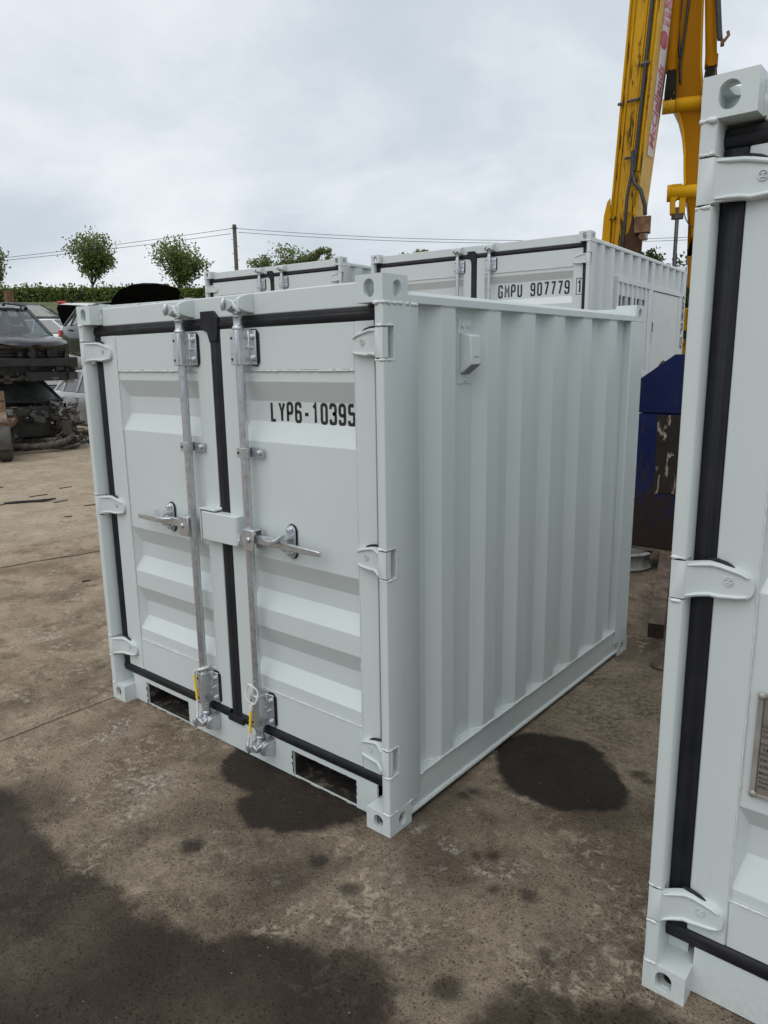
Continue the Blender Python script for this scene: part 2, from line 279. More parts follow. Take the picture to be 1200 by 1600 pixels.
# ------------------------------------------------------------------ mesh helpers
class MB:
    def __init__(s): s.v = []; s.f = []; s.mi = []
    def add(s, vs, fs, mi=0, M=None):
        o = len(s.v)
        s.v += [(M @ Vector(v)) if M else Vector(v) for v in vs]
        for f in fs: s.f.append([o+i for i in f]); s.mi.append(mi)
        return s
    def box(s, x0, x1, y0, y1, z0, z1, mi=0, M=None):
        x0, x1 = min(x0, x1), max(x0, x1); y0, y1 = min(y0, y1), max(y0, y1)
        vs = [(x, y, z) for z in (z0, z1) for y in (y0, y1) for x in (x0, x1)]
        return s.add(vs, [(0, 2, 3, 1), (4, 5, 7, 6), (0, 1, 5, 4), (2, 6, 7, 3), (0, 4, 6, 2), (1, 3, 7, 5)], mi, M)
    def prism(s, poly, axis, a, b, mi=0, M=None):
        """poly: 2-D points; axis 'x': (y,z)  'y': (x,z)  'z': (x,y)"""
        n = len(poly)
        def P(p, h): return {'x': (h, p[0], p[1]), 'y': (p[0], h, p[1]), 'z': (p[0], p[1], h)}[axis]
        vs = [P(p, a) for p in poly] + [P(p, b) for p in poly]
        fs = [tuple(range(n))[::-1], tuple(range(n, 2*n))] + [(i, (i+1) % n, n+(i+1) % n, n+i) for i in range(n)]
        return s.add(vs, fs, mi, M)
    def tube(s, pts, r, n=8, mi=0, M=None, cap=True, closed=False):
        pts = [Vector(p) for p in pts]; k = len(pts); vs = []
        ref = None
        for i, p in enumerate(pts):
            if closed: d = pts[(i+1) % k]-pts[i-1]
            else: d = (pts[min(i+1, k-1)]-pts[max(i-1, 0)])
            d = d.normalized() if d.length > 1e-9 else Vector((0, 0, 1))
            if ref is None: ref = Vector((0, 0, 1)) if abs(d.z) < .9 else Vector((1, 0, 0))
            a = d.cross(ref).normalized(); bb = a.cross(d).normalized(); ref = bb
            rr = r[i] if isinstance(r, (list, tuple)) else r
            vs += [p + a*(math.cos(2*PI*j/n)*rr) + bb*(math.sin(2*PI*j/n)*rr) for j in range(n)]
        fs = []
        for i in range(k if closed else k-1):
            o, q = i*n, ((i+1) % k)*n
            fs += [(o+j, o+(j+1) % n, q+(j+1) % n, q+j) for j in range(n)]
        if cap and not closed: fs += [tuple(range(n))[::-1], tuple(range((k-1)*n, k*n))]
        return s.add(vs, fs, mi, M)
    def cyl(s, a, b, r, n=16, mi=0, M=None): return s.tube([a, b], r, n, mi, M)
    def lathe(s, c, axis, prof, n=20, mi=0, M=None):
        """prof: (h, r) list along axis unit vector from c"""
        c = Vector(c); ax = Vector(axis).normalized()
        return s.tube_axis(c, ax, prof, n, mi, M)
    def tube_axis(s, c, ax, prof, n, mi, M):
        ref = Vector((0, 0, 1)) if abs(ax.z) < .9 else Vector((1, 0, 0))
        a = ax.cross(ref).normalized(); bb = a.cross(ax)
        vs = []
        for h, r in prof: vs += [c + ax*h + a*(math.cos(2*PI*j/n)*r) + bb*(math.sin(2*PI*j/n)*r) for j in range(n)]
        fs = [tuple(range(n)), tuple(range((len(prof)-1)*n, len(prof)*n))[::-1]]
        for i in range(len(prof)-1): fs += [(i*n+j, (i+1)*n+j, (i+1)*n+(j+1) % n, i*n+(j+1) % n) for j in range(n)]
        return s.add(vs, fs, mi, M)
    def loft(s, secs, mi=0, M=None, cap=True, closed=True):
        n = len(secs[0]); vs = [p for q in secs for p in q]; fs = []
        for i in range(len(secs)-1):
            for j in range(n if closed else n-1): fs.append((i*n+j, i*n+(j+1) % n, (i+1)*n+(j+1) % n, (i+1)*n+j))
        if cap: fs += [tuple(range(n))[::-1], tuple(range((len(secs)-1)*n, len(secs)*n))]
        return s.add(vs, fs, mi, M)
    def build(s, name, mats, parent=None, bevel=0.0, smooth=None, segs=2, fix=True):
        me = bpy.data.meshes.new(name)
        bm = bmesh.new(); vv = [bm.verts.new(v) for v in s.v]
        for f, mi in zip(s.f, s.mi):
            try: q = bm.faces.new([vv[i] for i in f]); q.material_index = mi
            except ValueError: pass
        if fix: bmesh.ops.recalc_face_normals(bm, faces=bm.faces)
        bm.to_mesh(me); bm.free()
        for m in (mats if isinstance(mats, (list, tuple)) else [mats]): me.materials.append(m)
        o = bpy.data.objects.new(name, me); COL.objects.link(o)
        if parent: o.parent = parent
        if bevel:
            md = o.modifiers.new('bevel', 'BEVEL'); md.width = bevel; md.segments = segs; md.limit_method = 'ANGLE'; md.angle_limit = math.radians(40 if (smooth or 35) > 10 else 8)
        if smooth or bevel:
            me.polygons.foreach_set('use_smooth', [True]*len(me.polygons))
            me.set_sharp_from_angle(angle=math.radians(smooth or 35))
        return o

def thing(name, label, cat, loc=(0, 0, 0), rz=0.0, group=None):
    o = bpy.data.objects.new(name, None); COL.objects.link(o); o.empty_display_size = 0.1
    o.location = loc; o.rotation_euler = (0, 0, rz); tag(o, label, cat, group); return o
def tag(o, label=None, cat=None, group=None, kind=None):
    if label: o['label'] = label
    if cat: o['category'] = cat
    if group: o['group'] = group
    if kind: o['kind'] = kind
    return o
def weld(mb, pts, r=0.006, amp=0.45, step=0.008, mi=0, seed=0):
    """an irregular weld bead laid along a polyline"""
    rnd = random.Random(seed); out = []; rad = []
    for a, b in zip(pts[:-1], pts[1:]):
        a, b = Vector(a), Vector(b); n = max(2, int((b-a).length/step))
        for i in range(n):
            out.append(a.lerp(b, i/n) + Vector((rnd.uniform(-1, 1), rnd.uniform(-1, 1), rnd.uniform(-1, 1)))*r*0.22); rad.append(r*(1+rnd.uniform(-amp, amp)))
    out.append(Vector(pts[-1])); rad.append(r*0.8)
    mb.tube(out, rad, 6, mi)

# stroke lettering --------------------------------------------------
def rr(pts, r, closed=False):
    """round the corners of a polyline"""
    pts = [Vector((*p, 0)) for p in pts]; n = len(pts); out = []
    for i, p in enumerate(pts):
        if not closed and i in (0, n-1): out.append(p); continue
        a, b = pts[i-1], pts[(i+1) % n]
        da, db = (a-p), (b-p); k = min(r, da.length*0.5, db.length*0.5)
        A, B = p+da.normalized()*k, p+db.normalized()*k
        for j in range(6):
            u = j/5; out.append(A*(1-u)**2 + p*2*u*(1-u) + B*u*u)
    return out
def glyph(c):
    R = 0.36
    G = {'0': [([(0, 0), (0, 2), (.9, 2), (.9, 0)], R, True)], 'L': [([(0, 2), (0, 0), (.8, 0)], 0, False)],
     'Y': [([(0, 2), (.47, .95), (.94, 2)], 0, False), ([(.47, 1.0), (.47, 0)], 0, False)],
     'P': [([(0, 0), (0, 2), (.9, 2), (.9, .9), (0, .9)], R, False)],
     '6': [([(.9, 1.55), (.9, 2), (0, 2), (0, 0), (.9, 0), (.9, 1.1), (.05, 1.1)], R, False)],
     '9': [([(0, .45), (0, 0), (.9, 0), (.9, 2), (0, 2), (0, .9), (.85, .9)], R, False)],
     '-': [([(.1, .85), (.8, .85)], 0, False)], '1': [([(.12, 1.6), (.5, 2), (.5, 0)], 0, False)],
     '3': [([(0, 1.55), (0, 2), (.9, 2), (.9, 1.05), (.35, 1.05)], R, False), ([(.35, 1.05), (.9, 1.05), (.9, 0), (0, 0), (0, .45)], R, False)],
     '5': [([(.85, 2), (.05, 2), (.05, 1.15), (.9, 1.15), (.9, 0), (0, 0), (0, .42)], .22, False)],
     '7': [([(0, 2), (.9, 2), (.32, 0)], 0, False)], 'G': [([(.9, 1.5), (.9, 2), (0, 2), (0, 0), (.9, 0), (.9, .95), (.5, .95)], R*.8, False)],
     'M': [([(0, 0), (0, 2), (.5, .75), (1, 2), (1, 0)], 0, False)], 'U': [([(0, 2), (0, 0), (.9, 0), (.9, 2)], R, False)]}
    return [(rr(p, r, cl) if r else [Vector((*q, 0)) for q in p], cl) for p, r, cl in G.get(c, [])]
def lettering(mb, text, M, pitch, h, th, wscale=1.0, mi=0, vertical=False):
    """flat strokes in local xy of M; h = cap height, th = stroke thickness"""
    for k, ch in enumerate(text):
        sc = h/2
        for pts, cl in glyph(ch):
            q = [Vector((p.x*sc*wscale, p.y*sc, 0)) + (Vector((0, -k*pitch, 0)) if vertical else Vector((k*pitch, 0, 0))) for p in pts]
            n = len(q); L = []; Rr = []
            for i in range(n):
                a = q[i-1] if (i > 0 or cl) else None; b = q[(i+1) % n] if (i < n-1 or cl) else None
                d1 = (q[i]-a).normalized() if a is not None else None; d2 = (b-q[i]).normalized() if b is not None else None
                d1 = d1 or d2; d2 = d2 or d1
                n1 = Vector((-d1.y, d1.x, 0)); n2 = Vector((-d2.y, d2.x, 0)); m_ = (n1+n2)
                m_ = m_.normalized() if m_.length > 1e-6 else n1
                k_ = th/2/max(.45, m_.dot(n1)); e = Vector((0, 0, 0))
                L.append(q[i]+m_*k_); Rr.append(q[i]-m_*k_)
            fs = [(i, (i+1) % n, n+(i+1) % n, n+i) for i in range(n if cl else n-1)]
            mb.add(L+Rr, fs, mi, M)
def font_mesh(text, size, M, mi, mb, shear=0.0, offset=0.0, xs=1.0, spacing=1.0):
    cu = bpy.data.curves.new('lettering', 'FONT'); cu.body = text; cu.size = size; cu.shear = shear; cu.offset = offset; cu.space_character = spacing
    cu.resolution_u = 3
    o = bpy.data.objects.new('lettering', cu); COL.objects.link(o); bpy.context.view_layer.update()
    me = o.evaluated_get(bpy.context.evaluated_depsgraph_get()).to_mesh()
    vs = [Vector((v.co.x*xs, v.co.y, v.co.z)) for v in me.vertices]; fs = [tuple(p.vertices) for p in me.polygons]
    mb.add(vs, fs, mi, M)
    bpy.data.objects.remove(o); bpy.data.curves.remove(cu)
FRONT = lambda x, y, z: Matrix(((1, 0, 0, x), (0, 0, -1, y), (0, 1, 0, z), (0, 0, 0, 1)))     # text reading on a face that looks to -y
SIDE = lambda x, y, z: Matrix(((0, 0, 1, x), (1, 0, 0, y), (0, 1, 0, z), (0, 0, 0, 1)))       # on a face that looks to +x

# ------------------------------------------------------------------ ground, bays, bank
def ground():
    mb = MB(); R_ = 900; n = 0
    # one base sheet to the horizon, falling slightly below the concrete bays
    mb.add([(-R_, -R_, -.014), (R_, -R_, -.014), (R_, R_, -.014), (-R_, R_, -.014)], [(0, 1, 2, 3)])
    g = mb.build('ground', JOINT); tag(g, kind='structure')
    yard = bpy.data.objects.new('concrete_yard', None); COL.objects.link(yard); tag(yard, kind='structure')
    def wob(x, y, a): return a*(mnoise.noise(Vector((x*.5, y*1.9, 0)))*.6 + mnoise.noise(Vector((x*3, y*9, 4)))*.3)
    xs = [-34, -13.0, -9.45, -5.68, -1.885, 1.95, 5.8, 20]
    ys = [-14, -3.4, 8.6, 16.0, 30]
    gap = 0.011
    for i in range(len(xs)-1):
        for j in range(len(ys)-1):
            x0, x1, y0, y1 = xs[i], xs[i+1], ys[j], ys[j+1]
            lean = lambda y, x: (y-1.0)*0.20 if x < -5 else 0.0
            nx, ny = 2, max(4, int((y1-y0)/.07)); 
            fine = (-5.6 < x0 < 2.0 or -5.6 < x1 < 2.0) and y0 < 8
            ny = ny if fine else 8
            pts0 = []; pts1 = []
            for k in range(ny+1):
                y = y0+gap/2+(y1-y0-gap)*k/ny
                a = 0.032 if fine else 0.0
                pts0.append((x0+lean(y, x0)+gap/2+max(-.0, wob(x0, y, a))*1.0, y)); pts1.append((x1+lean(y, x1)-gap/2+wob(x1, y+3.3, a)*.35-(0.006 if fine else 0), y))
            N = 8; vs = []; fs = []
            for k in range(ny+1):
                for q in range(N+1):
                    u = q/N; u = 0.008*(1-abs(0)) if False else u
                    x = pts0[k][0]*(1-u)+pts1[k][0]*u
                    vs.append((x, pts0[k][1], 0.0))
            for k in range(ny):
                for q in range(N): fs.append((k*(N+1)+q, k*(N+1)+q+1, (k+1)*(N+1)+q+1, (k+1)*(N+1)+q))
            # edge skirt: rounded arris down into the joint
            o = len(vs)
            for k in range(ny+1):
                vs.append((pts0[k][0]-.003, pts0[k][1], -.013)); vs.append((pts1[k][0]+.003, pts1[k][1], -.013))
            for k in range(ny):
                fs.append((k*(N+1), (k+1)*(N+1), o+2*(k+1), o+2*k)); fs.append((k*(N+1)+N, o+2*k+1, o+2*(k+1)+1, (k+1)*(N+1)+N))
            s_ = MB().add(vs, fs).build('concrete_slab', GROUND, yard, smooth=30)
    # ragged cracks that run beside the joint in the left bay
    mbk = MB(); rnd = random.Random(5)
    for (x0, y0, x1, y1) in ((-5.42, -1.0, -4.25, 4.2),):
        L = []; Rr = []; nn = 60
        for k in range(nn+1):
            u = k/nn; x = x0+(x1-x0)*u + .10*mnoise.noise(Vector((u*5, x0, 0))) + .03*mnoise.noise(Vector((u*31, x0, 7))); y = y0+(y1-y0)*u
            w = (.010+.008*mnoise.noise(Vector((u*22, 3, x0))))*(1 if x0 < -4 else .5)*min(1, 6*u, 6*(1-u))
            L.append((x-w, y, .004)); Rr.append((x+w, y, .004))
        mbk.add(L+Rr, [(i, i+1, nn+2+i, nn+1+i) for i in range(nn)])
    tag(mbk.build('ground_crack', JOINT, yard), 'dark ragged crack across the left bay of concrete')
    # bank behind the scrap cars
    mb = MB(); vs = []; fs = []
    f_ = Vector((-.638, .770, 0)); r_ = Vector((.770, .638, 0)); O_ = Vector((1.518, -1.84, 0))
    ds = [23, 26, 30, 35, 40, 45, 49, 54, 62, 80, 130, 400, 880]; hs = [-.1, .25, 1.3, 2.9, 4.4, 5.35, 5.75, 6.0, 6.3, 6.8, 7.2, 7.5, 7.5]
    us = [-700, -200, -90, -60, -50, -42, -36, -30, -24, -18, -12, -6, 0, 6, 12, 18, 24, 30, 40, 60, 120, 500]
    for d, h in zip(ds, hs):
        for u in us:
            p = O_+f_*d+r_*u; k = 1.0 if u < 8 else max(.15, 1-(u-8)/40)
            vs.append((p.x, p.y, (h+.25*mnoise.noise(Vector((u*.13, d*.1, 0))))*k if h > 0 else h))
    n = len(us)
    for i in range(len(ds)-1):
        for j in range(n-1): fs.append((i*n+j, i*n+j+1, (i+1)*n+j+1, (i+1)*n+j))
    tag(mb.add(vs, fs).build('grass_bank', GRASS, smooth=60), kind='structure')
    # loose grit
    mb = MB(); rnd = random.Random(3)
    for i in range(2600):
        if i < 1500:
            x, y = rnd.uniform(-3.5, 1.6), rnd.uniform(-1.7, 3.0)
        else: x, y = rnd.uniform(-14, -2), rnd.uniform(-2, 8.5)
        if -1.95 < x < 0.03 and 0.0 < y < 2.3: continue
        s = rnd.choice((.0012, .0016, .0022, .0035))*(1 if i < 1500 else 2.4); a = rnd.uniform(0, 6.28)
        vs = [(x+s*math.cos(a+k*2.1)*rnd.uniform(.7, 1.2), y+s*math.sin(a+k*2.1)*rnd.uniform(.7, 1.2), .0005) for k in range(3)]
        mb.add(vs+[(x, y, s*1.0)], [(0, 1, 3), (1, 2, 3), (2, 0, 3)])
    tag(mb.build('grit', m_simple('loose_grit', (0.14, 0.12, 0.095), (0.36, 0.33, 0.28), 0.9, 30)), 'loose grit and small stones scattered over the concrete', 'grit', kind='stuff')
ground()

# ------------------------------------------------------------------ container
CW, CDP, CH = 0.114, 0.130, 0.087           # corner casting: width, depth, height
YD = 0.060                                  # door plane behind the casting face
def holed_plate(mb, u0, u1, v0, v1, hw, hh, place, th=0.020, n=20):
    """plate with an oval hole; place(u, v, d) gives a 3-D point (d = depth inwards)"""
    cu, cv = (u0+u1)/2, (v0+v1)/2
    ring = []
    for i in range(n):
        a = 2*PI*i/n; c, s = math.cos(a), math.sin(a)
        # stadium: straight sides, round ends
        if hh >= hw: ring.append((cu+c*hw, cv+s*hw+(hh-hw)*(1 if s >= 0 else -1)))
        else: ring.append((cu+c*hh+(hw-hh)*(1 if c >= 0 else -1), cv+s*hh))
    outer = []
    for (x, y) in ring:
        dx, dy = x-cu, y-cv; k = min((u1-u0)/2/max(abs(dx), 1e-9), (v1-v0)/2/max(abs(dy), 1e-9)); outer.append((cu+dx*k, cv+dy*k))
    cs = [(u1, v1), (u0, v1), (u0, v0), (u1, v0)]
    vs = [place(*p, 0) for p in outer]+[place(*p, 0) for p in ring]+[place(*p, th) for p in ring]+[place(*p, th) for p in outer]+[place(*c, 0) for c in cs]+[place(*c, th) for c in cs]
    fs = []
    for i in range(n):
        j = (i+1) % n
        fs += [(i, j, n+j, n+i), (n+i, n+j, 2*n+j, 2*n+i), (2*n+i, 2*n+j, 3*n+j, 3*n+i)]
        a, b = outer[i], outer[j]
        on = lambda p: ('u' if abs(abs(p[0]-cu)-(u1-u0)/2) < 1e-6 else '')+('v' if abs(abs(p[1]-cv)-(v1-v0)/2) < 1e-6 else '')
        if a[0] != b[0] and a[1] != b[1]:
            mx, my = (a[0]+b[0])/2, (a[1]+b[1])/2
            k = 0 if mx > cu and my > cv else 1 if mx < cu and my > cv else 2 if mx < cu else 3
            fs += [(i, 4*n+k, j), (3*n+i, 3*n+j, 4*n+4+k)]
    o = 4*n
    fs += [(o+k, o+(k+1) % 4, o+4+(k+1) % 4, o+4+k) for k in range(4)]
    mb.add(vs, fs)
def casting(parent, x, y, z, sx, sy, sz, mt):
    """x,y,z = outer corner; s* = direction inwards"""
    mb = MB(); T = 0.018
    X = lambda a: x+sx*a; Y = lambda a: y+sy*a; Z = lambda a: z+sz*a
    # end face, side face and top/bottom face with their holes
    holed_plate(mb, 0, CW, 0, CH, .0225, .0295, lambda u, v, d: (X(u), Y(d), Z(v)), T)
    holed_plate(mb, T, CDP, 0, CH, .0225, .0275, lambda u, v, d: (X(d), Y(u), Z(v)), T)
    holed_plate(mb, T, CW, T, CDP, .026, .040, lambda u, v, d: (X(u), Y(v), Z(d)), T)
    mb.box(X(CW-T), X(CW), Y(T), Y(CDP), min(Z(T), Z(CH)), max(Z(T), Z(CH)))
    mb.box(X(T), X(CW-T), Y(CDP-T), Y(CDP), min(Z(T), Z(CH)), max(Z(T), Z(CH)))
    mb.box(X(T), X(CW-T), Y(T), Y(CDP-T), min(Z(CH-T), Z(CH)), max(Z(CH-T), Z(CH)))
    bm_o = mb.build('corner_casting', mt, parent, smooth=35)
    return bm_o
def casting_shell_bevel(o): pass

def corr_profile(y0, y1, flats, dep, slope=0.058):
    """plan profile of a corrugated wall as (y, inset) points"""
    pts = [(y0, dep)]
    for (a, b) in flats: pts += [(a-slope, dep), (a, 0.0), (b, 0.0), (b+slope*.75, dep)]
    pts.append((y1, dep)); return pts
def wall_sheet(mb, pts, x, sx, z0, z1, mi=0):
    n = len(pts)
    vs = [(x-sx*d, y, z0) for y, d in pts]+[(x-sx*d, y, z1) for y, d in pts]
    mb.add(vs, [(i, i+1, n+i+1, n+i) for i in range(n-1)], mi)
def auto_flats(D):
    n = max(2, round((D-.35)/.302)); st = (D-.36)/n
    return [(.335+i*st*.985, .335+i*st*.985+.092) for i in range(n) if .335+i*st*.985+.1 < D-.25]

def container(label, loc, rz, W_, D_, H_, rows, group, pocket=.231, stile=.126, flats=None, hz=None, mt=None, side_extra=None, vent=None, emblem=True, weld_lo=0.361, weld_hi=None, front_text=None, detail=True, bars=True):
    mt = mt or PAINT
    c = thing('shipping_container', label, 'shipping container', loc, rz, group)
    flats = flats or auto_flats(D_); hz = hz or (0.295, H_*.52, H_-.21)
    hh = .048
    for (x, sx) in ((0, 1), (W_, -1)):
        for (y, sy) in ((0, 1), (D_, -1)):
            for (z, sz) in ((0, 1), (H_, -1)): casting(c, x, y, z, sx, sy, sz, mt)
    # front corner posts: J-section, cut away at each hinge
    for (x, sx) in ((0, 1), (W_, -1)):
        mb = MB(); X = lambda a: x+sx*a
        zs = [CH] + [z for h in hz for z in (h-hh-.004, h+hh+.004)] + [H_-CH]
        mb.prism([(X(a), b) for a, b in ((0, .054), (.036, .054), (.036, .100), (.089, .100), (.089, .19), (.003, .19), (0, .187))], 'z', CH, H_-CH)
        for i in range(0, len(zs)-1, 2):
            mb.prism([(X(a), b) for a, b in ((0, .005), (.0015, .0015), (.005, 0), (.033, 0), (.036, .003), (.036, .0538), (0, .0538))], 'z', zs[i], zs[i+1])
        mb.build('corner_post', mt, c, smooth=50)
        wb = MB(); k = 0
        for h in hz:
            for s_ in (-1, 1):
                zz = h+s_*(hh+.007); k += 1
                weld(wb, [(X(.034), .002, zz), (X(.004), .001, zz), (X(.0015), .012, zz), (X(.0012), .056, zz)], .0042, .6, .006, seed=k+int(loc[0]*10))
            if detail: weld(wb, [(X(.001), .056, h-hh-.006), (X(.001), .057, h+hh+.006)], .0028, .5, .008, seed=k)
        weld(wb, [(X(.036), -.001, H_-CH-.002), (X(.002), .001, H_-CH-.002), (X(.002), .185, H_-CH-.003)], .0055, .6, .008, seed=3)
        weld(wb, [(X(.036), .001, CH+.002), (X(.002), .001, CH+.002), (X(.002), .185, CH+.003)], .0038, .45, .008, seed=4)
        wb.build('weld_bead', PAINT_W, c, smooth=80)
    # rear posts, side rails, headers
    for (x, sx) in ((0, 1), (W_, -1)):
        X = lambda a: x+sx*a
        MB().prism([(X(0), D_-.185), (X(0), D_-.012), (X(.012), D_), (X(.10), D_), (X(.10), D_-.10), (X(.06), D_-.10), (X(.06), D_-.185)], 'z', CH, H_-CH).build('corner_post', mt, c, bevel=.004)
        MB().prism([(X(.002), H_-.085), (X(.002), H_-.052), (X(.016), H_-.046), (X(.055), H_-.046), (X(.055), H_-.085)], 'x' if False else 'y', 0, 0) if False else None
        rail = MB(); sec = [(X(.001), H_-.086), (X(.001), H_-.060), (X(.010), H_-.048), (X(.055), H_-.048), (X(.055), H_-.086)]
        rail.prism(sec, 'y', CDP, D_-CDP); rail.build('top_side_rail', mt, c, bevel=.002)
        rail = MB(); sec = [(X(.003), .172), (X(.003), .164), (X(.014), .160), (X(.016), .040), (X(.006), .030), (X(.006), .022), (X(.07), .022), (X(.07), .172)]
        rail.prism(sec, 'y', .191 if False else CDP, D_-CDP); rail.build('bottom_side_rail', mt, c, bevel=.002)
    # door header with centre notch cover, door sill with the two fork pockets
    zt = H_-.139                                                     # top of the doors
    hd = MB(); hd.box(CW, W_-CW, YD+.002, .14, H_-.0945, H_-.012)
    hd.build('door_header', mt, c, bevel=.005)
    if detail:
        wb = MB(); weld(wb, [(CW+.001, YD-.004, H_-.015), (CW+.001, YD, H_-.085)], .005, .5, seed=8); weld(wb, [(W_-CW-.001, YD-.004, H_-.015), (W_-CW-.001, YD, H_-.085)], .005, .5, seed=9); wb.build('weld_bead', PAINT_W, c, smooth=80)
    fk = [(pocket, pocket+.35), (W_-.345-pocket, W_-pocket+.009)]
    sl = MB()
    xs = [CW, fk[0][0], fk[0][1], fk[1][0], fk[1][1], W_-CW]
    for i in (0, 2, 4): sl.box(xs[i], xs[i+1], YD+.003, YD+.012, .004, .145)
    for i in (1, 3):
        sl.box(xs[i], xs[i+1], YD+.003, YD+.012, .122, .145); sl.box(xs[i], xs[i+1], YD+.003, YD+.012, .004, .009)
    sl.build('door_sill', mt, c, smooth=35)
    for (a, b) in fk:
        p = MB(); t_ = .005
        p.box(a+.001, b-.001, YD+.0125, D_-.15, .004, .010); p.box(a+.001, b-.001, YD+.0125, D_-.15, .1235, .129); p.box(a-.004, a+.0005, YD+.0125, D_-.15, .004, .129); p.box(b-.0005, b+.004, YD+.0125, D_-.15, .004, .129)
        p.build('fork_pocket', POCKET, c)
        if detail:
            rnd = random.Random(int(a*100)); q = MB()
            def ragged(p0, p1, nrm, w):
                p0, p1, nrm = Vector(p0), Vector(p1), Vector(nrm); n = max(6, int((p1-p0).length/.008)); A = []; B = []
                for k in range(n+1):
                    u = k/n; A.append(p0.lerp(p1, u)); B.append(p0.lerp(p1, u)+nrm*w*max(.05, .5+1.2*mnoise.noise(Vector((u*11, a*7+p0.z*9, w*50)))+rnd.uniform(-.25, .25)))
                q.add(A+B, [(i, i+1, n+2+i, n+1+i) for i in range(n)])
            y = YD+.0015
            ragged((a-.001, y, .006), (a-.001, y, .122), (-1, 0, 0), .010); ragged((a, y, .0092), (b, y, .0092), (0, 0, -1), .005)
            ragged((a, y, .1215), (b, y, .1215), (0, 0, 1), .003); ragged((b+.001, y, .012), (b+.001, y, .121), (1, 0, 0), .003)
            q.build('chipped_edge', CHIP, c)
    # side walls, end wall, roof, floor
    prof = corr_profile(.188, D_-.186, flats, .036)
    for (x, sx) in ((0, -1), (W_, 1)):
        xo = x-sx*.006
        if sx == 1 and side_extra: side_extra(c, xo, prof, mt)
        else:
            w = MB(); wall_sheet(w, prof, xo, sx, .168, H_-.085); w.build('side_wall', mt, c)
        if sx == 1 and detail:
            wb = MB(); k = 0
            weld(wb, [(xo-d+.002, y, .1735) for y, d in prof], .0042, .5, .012, seed=5)
            pts = [(xo-d+.001, y, H_-.087) for y, d in prof]; weld(wb, pts, .003, .4, .015, seed=6)
            weld(wb, [(W_+.0, CDP+.06, .176), (W_+.0, .19, .172), (W_-.004, .21, .170)], .005, .5, seed=2)
            weld(wb, [(W_-.010, .132, .035), (W_-.010, D_-.132, .030)], .0028, .6, .012, seed=12)
            wb.build('weld_bead', PAINT_W, c, smooth=80)
    w = MB(); prx = corr_profile(.10, W_-.10, [(.25+i*.3, .36+i*.3) for i in range(int((W_-.45)/.3))], .036)
    n = len(prx); w.add([(u, D_-.02-d, .02) for u, d in prx]+[(u, D_-.02-d, H_-.012) for u, d in prx], [(i, i+1, n+i+1, n+i) for i in range(n-1)]); w.build('end_wall', mt, c)
    w = MB(); rf = [(.05, 0)];
    yy = .14; ro = [(.13, .0)]
    while yy < D_-.3: ro += [(yy, 0), (yy+.03, .016), (yy+.10, .016), (yy+.13, 0)]; yy += .209
    ro.append((D_-.02, 0)); n = len(ro)
    w.add([(.05, y, H_-.060+h) for y, h in ro]+[(W_-.05, y, H_-.060+h) for y, h in ro], [(i, i+1, n+i+1, n+i) for i in range(n-1)]); w.build('roof_panel', mt, c)
    MB().box(.08, W_-.08, .12, D_-.05, .132, .155).build('floor', DARKIRON, c)

    # doors -----------------------------------------------------------
    mid = W_/2; zb = .192; wh = weld_hi or H_-.301
    for side in (0, 1):
        xa, xb = (.090, mid-.021) if side == 0 else (mid+.047, W_-.089)
        sA, sB = (stile, .092) if side == 0 else (.092, .090)
        d = MB()
        d.box(xa, xa+sA, YD, YD+.05, zb, zt); d.box(xb-sB, xb, YD, YD+.05, zb, zt)
        d.box(xa+sA, xb-sB, YD+.001, YD+.05, wh, zt-.0005); d.box(xa+sA, xb-sB, YD+.001, YD+.05, zb+.0005, weld_lo)
        door = d.build('door', mt, c, bevel=.004)
        # corrugated panel
        p0, p1 = xa+sA, xb-sB; dp = .036; r = .022; yp = YD+.005
        zsq = [(weld_lo, 0)]
        for (t0, t1, b1, b0) in rows[::-1]: zsq += [(b0, 0), (b1, dp), (t1, dp), (t0, 0)]
        zsq.append((wh, 0))
        vs = []; fs = []
        for z, q in zsq: vs += [(p0, yp, z), (p0+.001+r*(q > 0), yp+q, z), (p1-.001-r*(q > 0), yp+q, z), (p1, yp, z)]
        for i in range(len(zsq)-1):
            for j in range(3): fs.append((4*i+j, 4*i+j+1, 4*i+j+5, 4*i+j+4))
        pm = MB().add(vs, fs); pm.build('door_panel', mt, door, bevel=.006, smooth=9)
        wb = MB(); weld(wb, [(p0-.003, YD+.0005, wh-.002), (p1, YD+.0005, wh-.002)], .0034, .35, .012, seed=side)
        weld(wb, [(p0, YD+.0005, weld_lo+.002), (p1, YD+.0005, weld_lo+.002)], .0030, .35, .012, seed=side+2)
        if detail:
            weld(wb, [(p1+.001, YD+.0005, weld_lo), (p1+.001, YD+.0005, zt-.01)], .0022, .5, .012, seed=side+4); weld(wb, [(p0-.001, YD+.0005, weld_lo), (p0-.001, YD+.0005, zt-.01)], .0022, .5, .012, seed=side+5)
        wb.build('weld_bead', PAINT_W, door, smooth=80)
        # rubber seal: round-backed strip all round the leaf
        def strip(mb, axis, a, b, u0, u1, flip=False):
            w_ = u1-u0; k = [(0, .03), (0, .003), (.10, -.0015), (.30, -.005), (.56, -.005), (.62, -.0015), (.88, -.001), (1, .003), (1, .03)]
            if flip: k = [(1-q, e) for q, e in k]
            sec = [(u0+w_*q, YD+e) for q, e in k]
            if axis == 'z': mb.prism(sec, 'z', a, b)
            else: mb.prism([(e, q) for q, e in sec], 'x', a, b)
        g = MB(); ga, gb = (.0365, xb) if side == 0 else (xa, W_-.0365)
        strip(g, 'x', ga, (mid-.034 if side == 0 else W_-.0365) if side == 0 else W_-.0365, zt+.001, H_-.095) if side == 0 else strip(g, 'x', mid+.046, W_-.0365, zt+.001, H_-.095)
